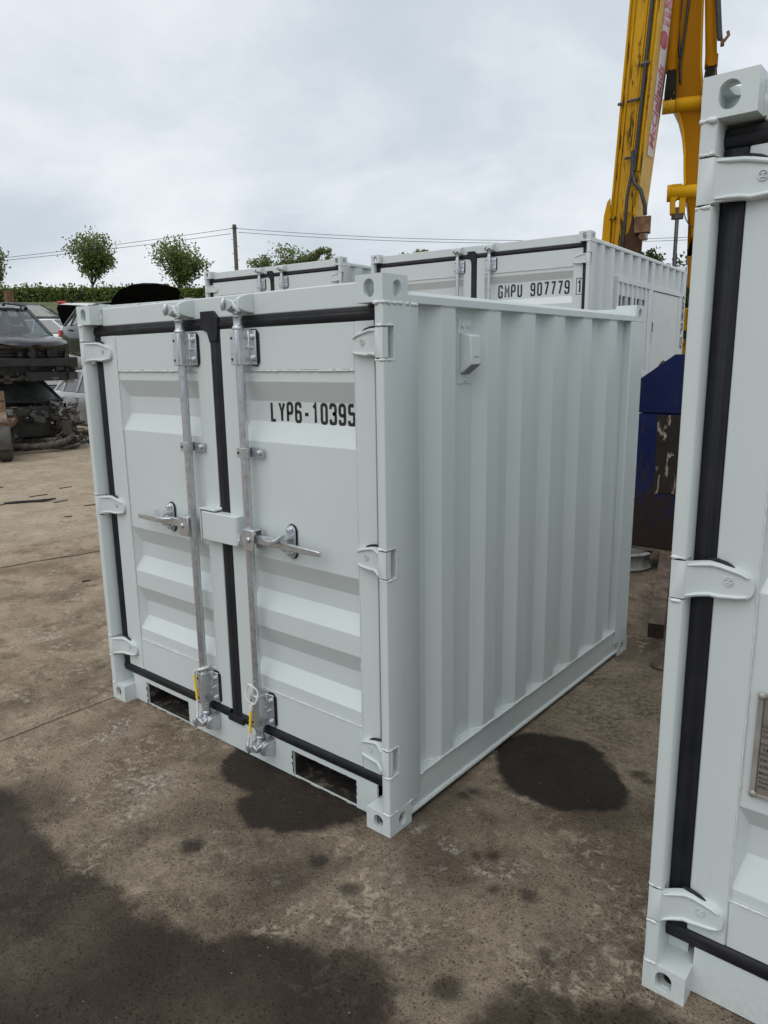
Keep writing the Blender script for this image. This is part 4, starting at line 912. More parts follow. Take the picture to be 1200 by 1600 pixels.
# ------------------------------------------------------------------ excavator
def excavator():
    o = thing('excavator', 'yellow tracked excavator with greasy boom and white sticker on its arm', 'excavator', (-3.472, 12.322, 0), math.radians(20))
    # arm (dipper): four corner lines; local x to the right of view, y away from the camera, z up
    def arm_at(z):
        u = (z-3.75)/(7.82-3.75)
        L = Vector((-.97+.19*u-.02*math.sin(u*PI)*0, .06, z)); C_ = Vector((-.50+.24*u, -.22, z)); Rr = Vector((-.355+.345*u, .28, z)); Bk = L+Rr-C_
        return L, C_, Rr, Bk
    zs = [3.05, 3.4, 3.75, 4.3, 5.3, 6.3, 7.3, 8.3, 9.3]
    a = MB(); a.loft([[Vector(p) for p in (L, C_, Rr, Bk)] for L, C_, Rr, Bk in (arm_at(z) for z in zs)])
    a.mi = []
    for f in a.f: a.mi.append(0)
    # right-hand face gets a paler yellow, its light put into the colour, the lowest part is bare rusty iron
    for i, f in enumerate(a.f):
        k = i % 4; row = i//4
        if row < 1: a.mi[i] = 2
        elif k == 0: a.mi[i] = 0
        else: a.mi[i] = 1
    arm = a.build('arm', [YELLOW_D, YELLOW_LIT, RUST], o, bevel=.012)
    # rounded nose plate where the arm ends behind the container
    nz = MB(); nz.prism([(-1.06, 4.30), (-1.01, 4.55), (-.96, 4.62), (-.93, 4.2), (-.93, 3.3), (-1.04, 3.3), (-1.08, 3.8)], 'y', -.02, .20); nz.build('nose_plate', YELLOW, arm, bevel=.008)
    rs = MB(); rs.prism([(-.64, 3.1), (-.36, 3.1), (-.35, 3.72), (-.40, 4.05), (-.47, 4.02), (-.53, 4.28), (-.60, 3.95), (-.66, 3.9)], 'y', -.26, -.235); rs.build('bare_patch', m_worn('bare_rusty_patch', (.045, .024, .016), (.075, .042, .026), (.42, .26, .05), .60, .66, 4.0, .8), arm)
    # hydraulic pipes along the left face
    for t_, r, m_, z0, z1, off in ((.05, .022, YELLOW, 3.5, 9.2, .02), (.20, .016, YELLOW, 3.5, 9.2, .02), (.60, .016, YELLOW, 4.9, 9.2, .02), (.68, .016, YELLOW, 5.2, 9.2, .022), (.78, .034, HOSE, 5.0, 9.2, .05), (.90, .018, YELLOW, 5.0, 9.2, .02)):
        pts = []
        for k in range(10):
            z = z0+(z1-z0)*k/9; L, C_, Rr, Bk = arm_at(z); p = L.lerp(C_, t_); nrm = (C_-L).cross(Vector((0, 0, 1))).normalized(); 
            pts.append(p+nrm*off)
        MB().tube(pts, r, 8).build('hydraulic_hose' if m_ is HOSE else 'hydraulic_pipe', m_, arm, smooth=60)
    for z, t0, t1 in ((6.75, .62, .92), (6.20, .30, .70), (6.2, -.02, .14), (5.25, .42, .66), (4.25, -.02, .30), (4.30, .62, .80)):
        L, C_, Rr, Bk = arm_at(z); nrm = (C_-L).cross(Vector((0, 0, 1))).normalized(); p0, p1 = L.lerp(C_, t0)+nrm*.062, L.lerp(C_, t1)+nrm*.062
        MB().tube([p0, p1], .026, 6).build('pipe_clamp', YELLOW_D if z < 5 else GRIME, arm, smooth=30)
    h = MB()
    L, C_, Rr, Bk = arm_at(5.0); p = L.lerp(C_, .70)+Vector((-.02, -.06, 0)); q = C_+Vector((.10, -.10, -.78))
    h.tube([p+Vector((0, 0, .35)), p, p+Vector((.06, -.06, -.22)), p.lerp(q, .45)+Vector((.05, -.06, 0)), p.lerp(q, .8)+Vector((.04, -.04, 0)), q], .036, 8); h.tube([p, p+Vector((-.06, -.05, -.4)), p+Vector((-.08, -.04, -.95)), p+Vector((-.10, .0, -1.5))], .030, 8)
    h.build('hydraulic_hose', HOSE, arm, smooth=60)
    v = MB(); v.box(-.50, -.22, -.36, -.12, 3.92, 4.20); v.cyl((-.36, -.36, 3.85), (-.36, -.2, 3.85), .06, 10); vo = v.build('valve_block', RUST, arm, bevel=.01)
    MB().box(-.40, -.26, -.34, -.16, 3.80, 3.915).build('valve_plug', ALU, vo, bevel=.02)
    # sticker with lettering on the right-hand face
    def on_face(z, w): L, C_, Rr, Bk = arm_at(z); return C_.lerp(Rr, w)
    A0, A1 = on_face(5.28, .20), on_face(8.4, .20); ax = (A1-A0).normalized(); B0 = on_face(5.28, .80); ac = (B0-A0); ac = (ac-ax*ac.dot(ax)).normalized(); nr = ax.cross(-ac).normalized()
    if nr.y > 0: nr = -nr
    wid = (on_face(6.5, .80)-on_face(6.5, .22)).length
    def wrap(mb, z0, w0, lift, hgt):
        # local x runs up the arm, local y across towards the crease
        for i, v in enumerate(mb.v):
            z = z0+v.x*ax.z; mb.v[i] = on_face(z, w0-v.y/.50)+nr*(lift+v.z)
    sk = MB(); n = 16
    for k in range(n+1): sk.v += [Vector((3.3*k/n, .262, 0)), Vector((3.3*k/n, .0, 0))]
    for k in range(n): sk.f.append([2*k, 2*k+1, 2*k+3, 2*k+2]); sk.mi.append(0)
    wrap(sk, 5.28, .80, .012, 0); st = sk.build('sticker', STICKER, arm)
    def fm(z, w):
        p = on_face(z, w)+nr*.018; return Matrix(((ax.x, -ac.x, nr.x, p.x), (ax.y, -ac.y, nr.y, p.y), (ax.z, -ac.z, nr.z, p.z), (0, 0, 0, 1)))
    t = MB(); font_mesh('McClellands', .27, Matrix.Identity(4), 0, t, shear=.25, offset=.006, xs=1.03)
    wrap(t, 5.40, .70, .016, 0); t.build('lettering', PINK, st)
    t = MB(); rnd = random.Random(4); M_ = Matrix.Identity(4)
    t.prism([(.0, .04), (.05, .0), (.22, .0), (.27, .06), (.27, .17), (.22, .22), (.05, .22), (.0, .17)], 'z', 0, .001, 0, M_)
    z = .36
    for k in range(10):                                            # rubbed-out row of characters, no longer readable
        w_ = rnd.uniform(.09, .14)
        t.prism([(z, .01), (z+w_*.5, -.01), (z+w_, .02), (z+w_*rnd.uniform(.7, 1), .11), (z+w_, .21), (z+w_*.4, .23), (z, .2), (z+w_*rnd.uniform(0, .3), .1)], 'z', 0, .001, 1, M_); z += w_+.025
    wrap(t, 7.02, .70, .016, 0); t.build('rubbed_print', [PINK, PINKF], st)
    fl = MB(); M_ = fm(5.55, -.32); M2 = M_
    for k in range(3): fl.tube([(M_ @ Vector((.12*k+.03*math.cos(q*PI/4), .03*math.sin(q*PI/4), 0))) for q in range(8)], .008, 5, closed=True)
    # boom: seen end-on, with two lift cylinders
    bp = [(3.0, .60, .50, .16), (3.57, .53, .47, .17), (4.45, .40, .60, .20), (4.62, .33, .62, .26), (4.79, .33, .62, .26), (5.02, .31, .60, .24), (5.36, .29, .58, .24), (5.70, .24, .56, .25), (5.97, .16, .54, .26), (6.15, .07, .53, .28), (6.32, .03, .52, .28), (6.75, .0, .46, .28), (7.75, -.03, .42, .28), (9.4, -.04, .40, .28)]
    b = MB(); b.loft([[(l, .55-d, z), (r, .55-d, z), (r, .55+d, z), (l, .55+d, z)] for z, l, r, d in bp]); boom = b.build('boom', YELLOW_SHADE, o, bevel=.02)
    fr = MB()
    for s_ in (0, 1):
        fr.tube([((bp[i][1] if s_ == 0 else bp[i][2]), .55-bp[i][3]-.004, bp[i][0]) for i in range(4, len(bp))], .022, 8)
    fr.build('boom_edge', YELLOW, boom, smooth=60)
    bs = MB(); bs.cyl((.02, .30, 6.15), (.56, .30, 6.15), .12, 20); bs.cyl((-.10, .30, 6.15), (.02, .30, 6.15), .09, 16); bs.cyl((.56, .30, 6.15), (.66, .30, 6.15), .09, 16); bs.build('cylinder_pin_boss', YELLOW, boom, bevel=.01, smooth=40)
    bs = MB(); bs.cyl((.08, .36, 4.68), (.64, .36, 4.68), .13, 20); bs.cyl((.03, .36, 4.68), (.10, .36, 4.68), .15, 20); bs.build('boom_pivot', YELLOW, boom, bevel=.01, smooth=40)
    for side, (x0, x1, xt0, xt1) in ((0, (-.10, .06, -.08, .06)), (1, (.53, .72, .44, .65))):
        xc, xt = (x0+x1)/2, (xt0+xt1)/2; r = (x1-x0)/2
        cy = MB(); k = (xt-xc)/1.0
        cy.tube([(xc, .18, 6.72), (xc+k*.9, .18, 7.65), (xc+k*2.6, .18, 9.3)], r, 18); cy.tube([(xc, .18, 6.66), (xc, .18, 6.86)], r*1.13, 18)
        co = cy.build('lift_cylinder', YELLOW_SHADE, o, smooth=40)
        cv = MB(); cv.loft([[(xc-r*a, .18-d, z), (xc+r*a, .18-d, z), (xc+r*a, .18+d, z), (xc-r*a, .18+d, z)] for z, a, d in ((6.70, .9, .09), (6.5, 1.1, .10), (6.3, 1.25, .11), (6.15, 1.15, .10), (6.03, .7, .06))]); cv.build('cylinder_clevis', GREASE, co, bevel=.02)
        ey = MB(); ey.cyl((xc-r*1.5, .18, 6.12), (xc+r*1.1, .18, 6.12), .125, 18); ey.build('clevis_eye', YELLOW_D, co, bevel=.01, smooth=40)
    hs = MB(); hs.tube([(.62, .1, 9.0), (.63, .05, 8.2), (.66, .02, 7.6), (.71, .0, 7.15), (.73, .0, 7.02)], .045, 8); hs.build('hydraulic_hose', HOSE, o, smooth=60)
    hs = MB(); hs.tube([(.10, .3, 8.0), (.04, .28, 7.4), (.10, .28, 7.0), (.12, .28, 6.9)], .03, 8); hs.build('hydraulic_hose', HOSE, o, smooth=60)
    hs = MB(); hs.tube([(.30, .25, 9.2), (.22, .24, 8.2), (.16, .25, 7.3), (.12, .24, 6.8), (.14, .26, 6.5)], .022, 8); hs.build('hydraulic_hose', HOSE, o, smooth=60)
    ft = MB(); ft.tube([(.73, .0, 7.03), (.80, .0, 7.0), (.86, .0, 7.08), (.84, .0, 7.14)], .03, 6); ft.box(.74, .80, -.04, .04, 6.92, 7.02); ft.build('hose_fitting', RUST, o, bevel=.006)
    # bucket cylinder rod hanging from the pivot
    rd = MB(); rd.cyl((.232, .36, 2.6), (.232, .36, 4.35), .036, 14); ro = rd.build('ram_rod', ROD, o, smooth=40)
    cv = MB(); cv.loft([[(l, .26, z), (r_, .26, z), (r_, .46, z), (l, .46, z)] for z, l, r_ in ((4.82, .10, .28), (4.70, .07, .30), (4.52, .09, .18), (4.30, .10, .20))]); cv.box(.25, .36, .28, .44, 4.30, 4.62); cv.build('rod_clevis', YELLOW, ro, bevel=.015)
    cv = MB(); cv.box(.13, .34, .29, .43, 4.22, 4.42); cv.tube([(.33, .3, 4.35), (.38, .28, 4.2), (.45, .28, 4.08), (.52, .3, 4.05)], .012, 6); cv.build('grease_fitting', DARKIRON, ro, bevel=.02)
    # upper structure, cab, tracks (mostly behind the grey containers)
    bd = MB(); bd.box(.44, 3.0, 1.15, 4.2, 2.22, 2.66); bd.box(.44, 3.0, 1.2, 4.2, 1.10, 2.06); hb = bd.build('body', YELLOW, o, bevel=.03)
    MB().box(.47, 2.95, 1.22, 4.15, 2.06, 2.22).build('body_gap', PLASTIC, hb)  # black block stands in for the dark gap between body panels
    MB().box(.56, .90, 1.02, 1.14, 1.2, 2.7).build('body_step', PLASTIC, hb, bevel=.01)
    MB().box(.46, .68, 1.06, 1.13, 1.98, 2.06).build('body_rail', YELLOW_D, hb, bevel=.01)
    cb = MB(); cb.loft([[(.9, 1.3, 2.6), (2.0, 1.3, 2.6), (2.0, 2.9, 2.6), (.9, 2.9, 2.6)], [(.9, 1.25, 3.1), (2.0, 1.25, 3.1), (2.0, 2.9, 3.1), (.9, 2.9, 3.1)], [(.95, 1.5, 3.35), (1.95, 1.5, 3.35), (1.95, 2.9, 3.35), (.95, 2.9, 3.35)]]) if False else None
    for s_ in (0, 1):
        tx = .55+s_*1.75; tr = MB(); sec = [(y, z) for y, z in ((.8, .12), (1.2, .0), (3.9, .0), (4.3, .12), (4.5, .45), (4.3, .80), (3.9, .92), (1.2, .92), (.8, .80), (.6, .45))]
        tr.prism(sec, 'x', tx, tx+.55); tr.build('track', DARKIRON, o, bevel=.02)
    MB().lathe((1.7, 2.5, .6), (0, 0, 1), [(0, .7), (.5, .7)], 24).build('slew_ring', DARKIRON, o)
excavator()

# ------------------------------------------------------------------ scrap cars
def car(label, loc, hd, paint, group=None, glass=None, hs=1.0, stripped=False, wreck=False, bonnet=True, bonnet_up=None, hatch_up=None, wheels=True, rails=False, name='scrap_car', pitch=0):
    glass = glass or GLASS
    o = thing(name, label, 'car', loc, math.radians(hd), group); o.rotation_euler = (0, math.radians(pitch), math.radians(hd))
    zs = hs; glass = GLASS_DUST if wreck else glass
    st = [(2.12, .62, .40, .66), (2.02, .78, .28, .76), (1.75, .86, .22, .84), (1.2, .89, .20, .92), (.85, .90, .20, .965), (0, .90, .20, .99), (-1.2, .89, .22, 1.01), (-1.85, .86, .26, 1.02), (-2.08, .80, .32, .98), (-2.16, .70, .42, .86)]
    if stripped or wreck: st = [(1.35, .80, .25, .90)]+st[4:]
    b = MB(); secs = []
    for x, w, zb, zt in st:
        zb *= zs; zt *= zs
        half = [(w*.80, zb), (w*.97, zb+.10), (w, zb+(zt-zb)*.45), (w*.985, zt-.16), (w*.94, zt-.04), (w*.84, zt)]
        secs.append([(x, y, z) for y, z in half]+[(x, -y, z) for y, z in half[::-1]])
    b.loft(secs); body = b.build('body', paint, o, bevel=.02, smooth=50)
    # greenhouse
    zb_, zr = .97*zs, (1.42 if wreck else 1.44)*zs
    base = {'A': (.98, .80), 'T': (.28, .60), 'U': (-1.15, .60), 'D': (-1.86, .76)}
    def pt(k, s_, z): x, y = base[k]; return Vector((x, s_*y, z))
    rf = MB(); n = 7; secs = []
    for i in range(n):
        u = i/(n-1); x = .30+(-1.18-.30)*u; crown = .05*math.sin(PI*(.15+.7*u)); w = .615
        sag = -.12*math.sin(u*PI) if wreck else 0
        secs.append([(x, w, zr-.03+sag*.3), (x, w*.7, zr+crown*.7+sag), (x, 0, zr+crown+sag), (x, -w*.7, zr+crown*.7+sag), (x, -w, zr-.03+sag*.3), (x, 0, zr-.04+sag)])
    rf.loft(secs); rf.build('roof', paint, o, bevel=.008, smooth=60)
    pl = MB()
    for s_ in (-1, 1):
        pl.tube([pt('A', s_, zb_), pt('T', s_, zr-.02)], .035, 6); pl.tube([pt('U', s_, zr-.02), pt('D', s_, zb_)], .05, 6)
        pl.tube([(-.35, s_*.83, zb_), (-.40, s_*.605, zr-.02)], .04, 6); pl.tube([(-1.2, s_*.83, zb_), (-1.15, s_*.605, zr-.02)], .03, 6)
    pl.build('pillar', paint if not wreck else DIRTPAINT, o, smooth=60)
    def pane(ps, nm='window', m_=None): MB().add(ps, [tuple(range(len(ps)))]).build(nm, m_ or glass, o)
    pane([pt('A', 1, zb_-.0), pt('A', -1, zb_), pt('T', -1, zr-.03), pt('T', 1, zr-.03)], 'windscreen', GLASS_DUST if wreck else None)
    if not hatch_up: pane([pt('D', 1, zb_), pt('D', -1, zb_), pt('U', -1, zr-.03), pt('U', 1, zr-.03)], 'rear_window')
    for s_ in (-1, 1):
        pane([(.90, s_*.815, zb_+.01), (-.35, s_*.83, zb_+.01), (-.39, s_*.61, zr-.04), (.26, s_*.61, zr-.04)]); pane([(-.36, s_*.83, zb_+.01), (-1.2, s_*.83, zb_+.01), (-1.15, s_*.61, zr-.04), (-.40, s_*.61, zr-.04)]); pane([(-1.22, s_*.83, zb_+.01), (-1.80, s_*.78, zb_+.01), (-1.2, s_*.61, zr-.05)])
    seat = MB()
    for x, y in ((.1, .38), (.1, -.38), (-.85, .35), (-.85, -.35)): seat.box(x-.08, x+.08, y-.25, y+.25, .5*zs, 1.12*zs); seat.box(x-.05, x+.05, y-.12, y+.12, 1.14*zs, 1.28*zs if not wreck else 1.18*zs)
    seat.build('seat', PLASTIC, o, bevel=.04)
    hn = MB()
    for s_ in (-1, 1):
        for x in (-.25, -1.1): hn.box(x-.10, x+.06, s_*.885, s_*.93, .84*zs, .875*zs)
    hn.build('door_handle', paint, o, bevel=.01)
    tl = MB()
    for s_ in (-1, 1): tl.box(-2.17, -1.98, s_*.60, s_*.84, .72*zs, .90*zs)
    tl.build('tail_light', REDLIGHT, o, bevel=.02)
    if wheels:
        for x in (1.33, -1.35):
            for s_ in (-1, 1):
                w = MB(); w.lathe((x, s_*.70, .31), (0, s_, 0), [(0, .22), (.0, .29), (.02, .31), (.17, .31), (.19, .29), (.195, .20)], 26); wo = w.build('tyre', TYRE, o, smooth=40)
                w = MB(); w.lathe((x, s_*.86, .31), (0, s_, 0), [(0, .20), (.03, .20), (.02, .16), (.035, .05), (.04, .0)], 20); w.build('rim', ALU, wo, smooth=40)
    if rails:
        r = MB()
        for s_ in (-1, 1): r.tube([(.25, s_*.57, zr+.0), (.15, s_*.57, zr+.085), (-1.0, s_*.57, zr+.10), (-1.15, s_*.57, zr+.02)], [.05, .035, .03, .03], 8)
        r.build('roof_rail', PLASTIC, o, smooth=60)
    def bonnet_mesh():
        q = MB(); secs = []
        for x, w, z in ((1.0, .80, .0), (.5, .81, -.02), (.15, .79, -.045), (-.10, .72, -.08), (-.26, .56, -.11), (-.33, .34, -.135), (-.345, .12, -.15)):
            secs.append([(x-1.0, w, z-.015), (x-1.0, w*.75, z+.035), (x-1.0, 0, z+.05), (x-1.0, -w*.75, z+.035), (x-1.0, -w, z-.015), (x-1.0, -w*.7, z+.005), (x-1.0, 0, z+.02), (x-1.0, w*.7, z+.005)])
        secs = [[(-p[0], p[1], p[2]) for p in s_] for s_ in secs]
        q.loft(secs); return q
    if bonnet:
        bo = bonnet_mesh().build('bonnet', paint if bonnet_up is None else FELT, o, bevel=.008, smooth=60)
        bo.location = (.86, 0, .985*zs); bo.rotation_euler = (0, math.radians(-(bonnet_up or 0)), 0)
    if stripped or wreck:
        rnd = random.Random(11 if wreck else 5)
        if not wreck:
            cb = MB(); cb.box(1.98, 2.10, -.84, .84, .50*zs, .64*zs); cb.box(2.02, 2.11, -.84, -.66, .47*zs, .66*zs); cb.box(2.02, 2.11, .66, .84, .47*zs, .66*zs); cb.build('crash_beam', PLASTIC, o, bevel=.015)
            fr = MB(); fr.box(1.86, 1.95, -.72, .72, .80*zs, .86*zs); fr.box(1.86, 1.96, -.06, .06, .48*zs, .84*zs); fr.box(1.86, 1.93, -.72, -.66, .3, .86*zs); fr.box(1.86, 1.93, .66, .72, .3, .86*zs); fr.box(1.84, 1.93, -.7, .7, .28, .33)
            for z in (.68, .73): fr.box(1.88, 1.93, -.62, .62, z*zs, (z+.012)*zs)
            fr.build('front_frame', GRIME, o, bevel=.006)
            rd = MB(); rd.box(1.78, 1.84, -.62, .62, .34, .84*zs); rd.box(1.90, 1.96, -.15, .70, .26, .44); rd.build('radiator', PLASTIC, o, bevel=.008)
            dk = MB(); dk.box(1.2, 1.78, -.80, .80, .30, .86*zs); dk.build('engine_bay', FELT, o)
            jk = MB()
            for k in range(60):
                x, y, z = rnd.uniform(1.83, 1.98), rnd.uniform(-.8, .8), rnd.uniform(.24, .86*zs); l = rnd.uniform(.04, .2)
                if k % 3: jk.tube([(x, y, z), (x+rnd.uniform(-.04, .06), y+rnd.uniform(-l, l), z+rnd.uniform(-l*.5, l*.5)), (x+rnd.uniform(-.04, .05), y+rnd.uniform(-l, l), z+rnd.uniform(-l, l))], rnd.uniform(.006, .02), 5, rnd.choice((0, 0, 0, 1)))
                else: jk.box(x-.05, x+.04, y-l*.5, y+l*.5, z-l*.4, z+l*.4, rnd.choice((0, 0, 0, 1)))
            tag(jk.build('loose_engine_parts', [DIRTPAINT, ALU], o), kind='stuff')
            hl = MB()
            for s_ in (-1, 1): hl.tube([(1.84, s_*.70, .42), (1.90, s_*.80, .5), (1.86, s_*.84, .62)], [.05, .09, .06], 7)
            hl.build('headlamp_mount', DIRTPAINT, o)
        else:
            dk = MB(); dk.box(.95, 1.34, -.78, .78, .22, .93); dk.build('bulkhead', FELT, o)
            cw = MB(); cw.tube([(1.02, -.80, .95), (1.10, -.3, 1.0), (1.12, .2, .97), (1.05, .8, 1.0)], [.03, .05, .05, .03], 7); cw.box(1.05, 1.30, -.72, .1, .86, .93); cw.build('scuttle', DIRTPAINT, o, bevel=.01)
            rl = MB()
            for s_ in (-1, 1):
                rl.box(1.3, 2.05, s_*.50, s_*.62, .40, .56); rl.box(2.04, 2.07, s_*.47, s_*.66, .32, .60, 1)
                rl.box(1.2, 2.0, s_*.72, s_*.80, .74, .84)
            rl.build('chassis_leg', [GRIME, DARKIRON], o, bevel=.01)
            sb = MB(); sb.tube([(2.0, -.60, .30), (2.10, -.46, .17), (2.16, -.1, .13), (2.17, .3, .16), (2.10, .55, .22), (2.0, .68, .34)], [.05, .06, .07, .07, .06, .05], 8); sb.tube([(1.95, .2, .08), (2.1, .45, .06), (2.12, .78, .12)], .03, 7); sb.build('subframe', GRIME, o, smooth=50)
            for s_ in (-1, 1):
                tw = MB(); tw.lathe((1.55, s_*.62, .62), (0, 0, 1), [(-.25, .09), (.0, .12), (.16, .15), (.22, .13), (.24, .03)], 14); tw.build('strut_tower', GRIME, o, smooth=40)
            jk = MB()
            for k in range(240):
                s_ = rnd.choice((-1, -1, 1, 1, .0)); y = s_*rnd.uniform(.38, .86) if s_ else rnd.uniform(-.4, .4); x = rnd.uniform(1.3, 2.05); z = rnd.uniform(.05, .92)
                if abs(y) < .36 and .2 < z < .66: continue
                l = rnd.uniform(.05, .22)
                if k % 4: jk.tube([(x, y, z), (x+rnd.uniform(-.1, .1), y+rnd.uniform(-l, l), z+rnd.uniform(-l, l)*.8), (x+rnd.uniform(-.15, .1), y+rnd.uniform(-l, l), max(.02, z+rnd.uniform(-l, l)))], rnd.uniform(.008, .03), 5, rnd.choice((0, 0, 1, 1, 2)))
                else: jk.box(x-l*.4, x+l*.4, y-l*.5, y+l*.5, z-l*.3, z+l*.3, rnd.choice((0, 0, 1, 2)), Matrix.Translation((x, y, z)) @ Matrix.Rotation(rnd.uniform(-1, 1), 4, 'X') @ Matrix.Rotation(rnd.uniform(-1, 1), 4, 'Z') @ Matrix.Translation((-x, -y, -z)))
            tag(jk.build('loose_engine_parts', [DIRTPAINT, GRIME, ALU], o), kind='stuff')
            wg = MB(); secs = []
            for k in range(9):
                a = k/8; secs.append([(1.15+.9*a, -.82-.10*math.sin(a*3), .88-.30*a*a+.05*math.sin(a*9)), (1.15+.9*a, -.90-.10*math.sin(a*3), .60-.1*a+.04*math.sin(a*13)), (1.15+.9*a, -.86, .58-.1*a), (1.15+.9*a, -.79-.08*math.sin(a*3), .86-.30*a*a)])
            wg.loft(secs); wg.build('torn_wing', DIRTPAINT, o, smooth=50)
    if hatch_up:
        q = MB(); secs = []
        for u, w, y in ((0, .60, 0), (.35, .68, .06), (.75, .74, .05), (1.0, .70, -.03), (1.12, .62, -.12)):
            secs.append([(-u, w, y-.03), (-u, w*.8, y+.02), (-u, 0, y+.04), (-u, -w*.8, y+.02), (-u, -w, y-.03), (-u, 0, y-.06)])
        q.loft(secs)
        q.mi = [1 if (i % 6) in (4, 5) else 0 for i in range(len(q.f))]
        h = q.build('tailgate', [paint, FELT], o, bevel=.01, smooth=60); h.location = (-1.15, 0, zr); h.rotation_euler = (0, math.radians(hatch_up), 0)
        l = MB(); l.box(-1.03, -.90, .48, .70, .0, .062); l.build('tail_light', REDLIGHT, h, bevel=.02)
    return o
car('dark grey estate stacked on top of a wreck, front bumper and grille stripped away', (-15.35, 5.35, 1.33), -5, GREYPAINT, 'scrap cars', hs=1.13, stripped=True, wheels=False, rails=True, pitch=5.0)
car('crushed dark car wreck at ground level under the stacked grey estate, engine bay empty', (-15.25, 5.5, 0), -12, DIRTPAINT, 'scrap cars', wreck=True, wheels=True, bonnet=False)
car('white scrap car on the ground, underneath the black car with the raised bonnet', (-15.36, 8.12, 0), -5, WHITEPAINT, 'scrap cars', glass=GLASS_D, hs=1.1)
car('glossy black scrap car stacked on a white one, its black bonnet raised', (-15.14, 8.32, 1.72), -9, BLACKPAINT, 'scrap cars', glass=GLASS_D, wheels=False, bonnet_up=40)
car('white hatchback with its tailgate raised, behind the black car in the scrap stack', (-20.4, 10.17, 1.40), 154, WHITEPAINT, 'scrap cars', hatch_up=36, wheels=False)
car('silver scrap car at the bottom of the stack, under the raised white tailgate', (-20.4, 10.17, 0), 154, ALU, 'scrap cars', glass=GLASS_D)
car('white scrap car seen over the roof of the stripped grey estate', (-23.6, 11.0, 1.80), 24, WHITEPAINT, 'scrap cars', glass=GLASS_D, wheels=False)
car('dark scrap car at the bottom of the far stack, under a white one', (-23.6, 11.0, 0.1), 24, GREYPAINT, 'scrap cars', glass=GLASS_D)
car('distant dark car with its bonnet propped up, beyond the stripped grey estate', (-27.2, 11.9, 2.55), 66, DIRTPAINT, 'scrap cars', bonnet_up=48, wheels=False)
car('grey scrap car on the bank foot under the distant one with the propped bonnet', (-27.2, 11.9, .75), 66, GREYPAINT, 'scrap cars')

def trailer():
    o = thing('flatbed_trailer', 'rusty two wheeled flatbed trailer at the far left beside the crushed wreck', 'trailer', (-12.82, 3.14, 0), math.radians(152))
    # local +x runs away from the camera's left; the visible corner is its rear right
    b = MB(); b.box(-.2, 3.2, -1.15, .75, .62, .72); b.build('bed', RUST, o, bevel=.01)
    b = MB()
    for i in range(3): b.box(-.2, 3.2, .76, .79, .74+i*.19, .91+i*.19)
    for x in (-.15, 1.0, 2.2, 3.1): b.box(x, x+.07, .795, .84, .62, 1.31)
    b.build('drop_side', RUSTPALE, o, bevel=.006)
    b = MB()
    for i in range(3): b.box(-.245, -.215, -1.1, .74, .74+i*.19, .91+i*.19)
    b.box(-.29, -.25, .66, .75, .60, 1.31); b.build('tailboard', RUSTPALE, o, bevel=.006)
    for y in (.50, -1.10):
        w = MB(); w.lathe((.05, y, .34), (0, 1, 0), [(0, .2), (0, .31), (.03, .34), (.19, .34), (.22, .31), (.22, .2)], 28)
        for k in range(3): pass
        wo = w.build('tyre', TYRE, o, smooth=40)
        w = MB(); w.lathe((.05, y+.05, .34), (0, 1, 0), [(0, .2), (.12, .2), (.12, .05)], 18); w.build('rim', RUST, wo)
        m = MB(); m.loft([[(.05+.41*math.cos(a), y-.03, .36+.41*math.sin(a)), (.05+.41*math.cos(a), y+.25, .36+.41*math.sin(a)), (.05+.38*math.cos(a), y+.25, .36+.38*math.sin(a)), (.05+.38*math.cos(a), y-.03, .36+.38*math.sin(a))] for a in [PI*k/12 for k in range(-1, 14)]]); m.build('mudguard', DIRTPAINT, o, smooth=50)
    MB().box(.02, .10, -1.0, .6, .30, .38).build('axle', DARKIRON, o)
    MB().tube([(3.2, -.2, .6), (4.4, -.2, .5)], .05, 8).build('drawbar', RUST, o)
trailer()
def debris():
    mb = MB(); rnd = random.Random(21)
    for i in range(420):
        u = rnd.random(); x = -14.3-.6*rnd.random()**2+.9*rnd.uniform(-.3, 1)*rnd.random(); y = 4.6+3.6*u; s = rnd.uniform(.01, .06)
        M = Matrix.Translation((x, y, s*.3)) @ Matrix.Rotation(rnd.uniform(0, 6), 4, 'Z') @ Matrix.Rotation(rnd.uniform(-.5, .5), 4, 'X')
        mb.box(-s*rnd.uniform(.5, 2), s*rnd.uniform(.5, 2), -s, s, -s*.25, s*.25, rnd.choice((0, 0, 0, 1, 2)), M)
    tag(mb.build('scrap_debris', [DARKIRON, GRIME, ALU]), 'bits of broken scrap and dirt strewn below the car stack', 'debris', kind='stuff')
    for (x, y, l, a) in ((-7.04, 2.71, .07, .3), (-8.27, 2.65, .12, .5), (-7.6, 2.62, .10, .8), (-8.0, 2.03, .08, .9), (-6.6, 2.2, .04, .2), (-8.6, 3.2, .09, .6), (-9.4, 2.6, .1, 1.0), (-7.2, 1.2, .05, .4), (-4.0, 1.0, .03, .3), (-3.4, -.2, .025, 1.2)):
        m_ = MB().box(-l, l, -.012, .012, .001, .010, 0, Matrix.Translation((x, y, 0)) @ Matrix.Rotation(a+1.0, 4, 'Z')); mb2 = mb if False else m_; tag(m_.build('scrap_strip', DARKIRON), 'thin dark strip of scrap lying on the pale concrete before the scrap cars', 'scrap strip', 'scrap strips on the concrete')
    m_ = MB(); m_.tube([(-8.05, 2.10, .012), (-7.96, 2.22, .014), (-7.90, 2.34, .013), (-7.80, 2.46, .016), (-7.72, 2.62, .03)], [.010, .022, .020, .022, .010], 6); tag(m_.build('rubber_strip', RUBBER), 'curled dark rubber strip lying on the pale concrete near the scrap cars', 'rubber strip')
    p = thing('steel_post', 'short rusty square post standing in front of the hedge at left', 'post', (-40.8, 17.2, 4.2)); MB().box(-.18, .18, -.18, .18, 0, 1.55).build('post', RUST, p)
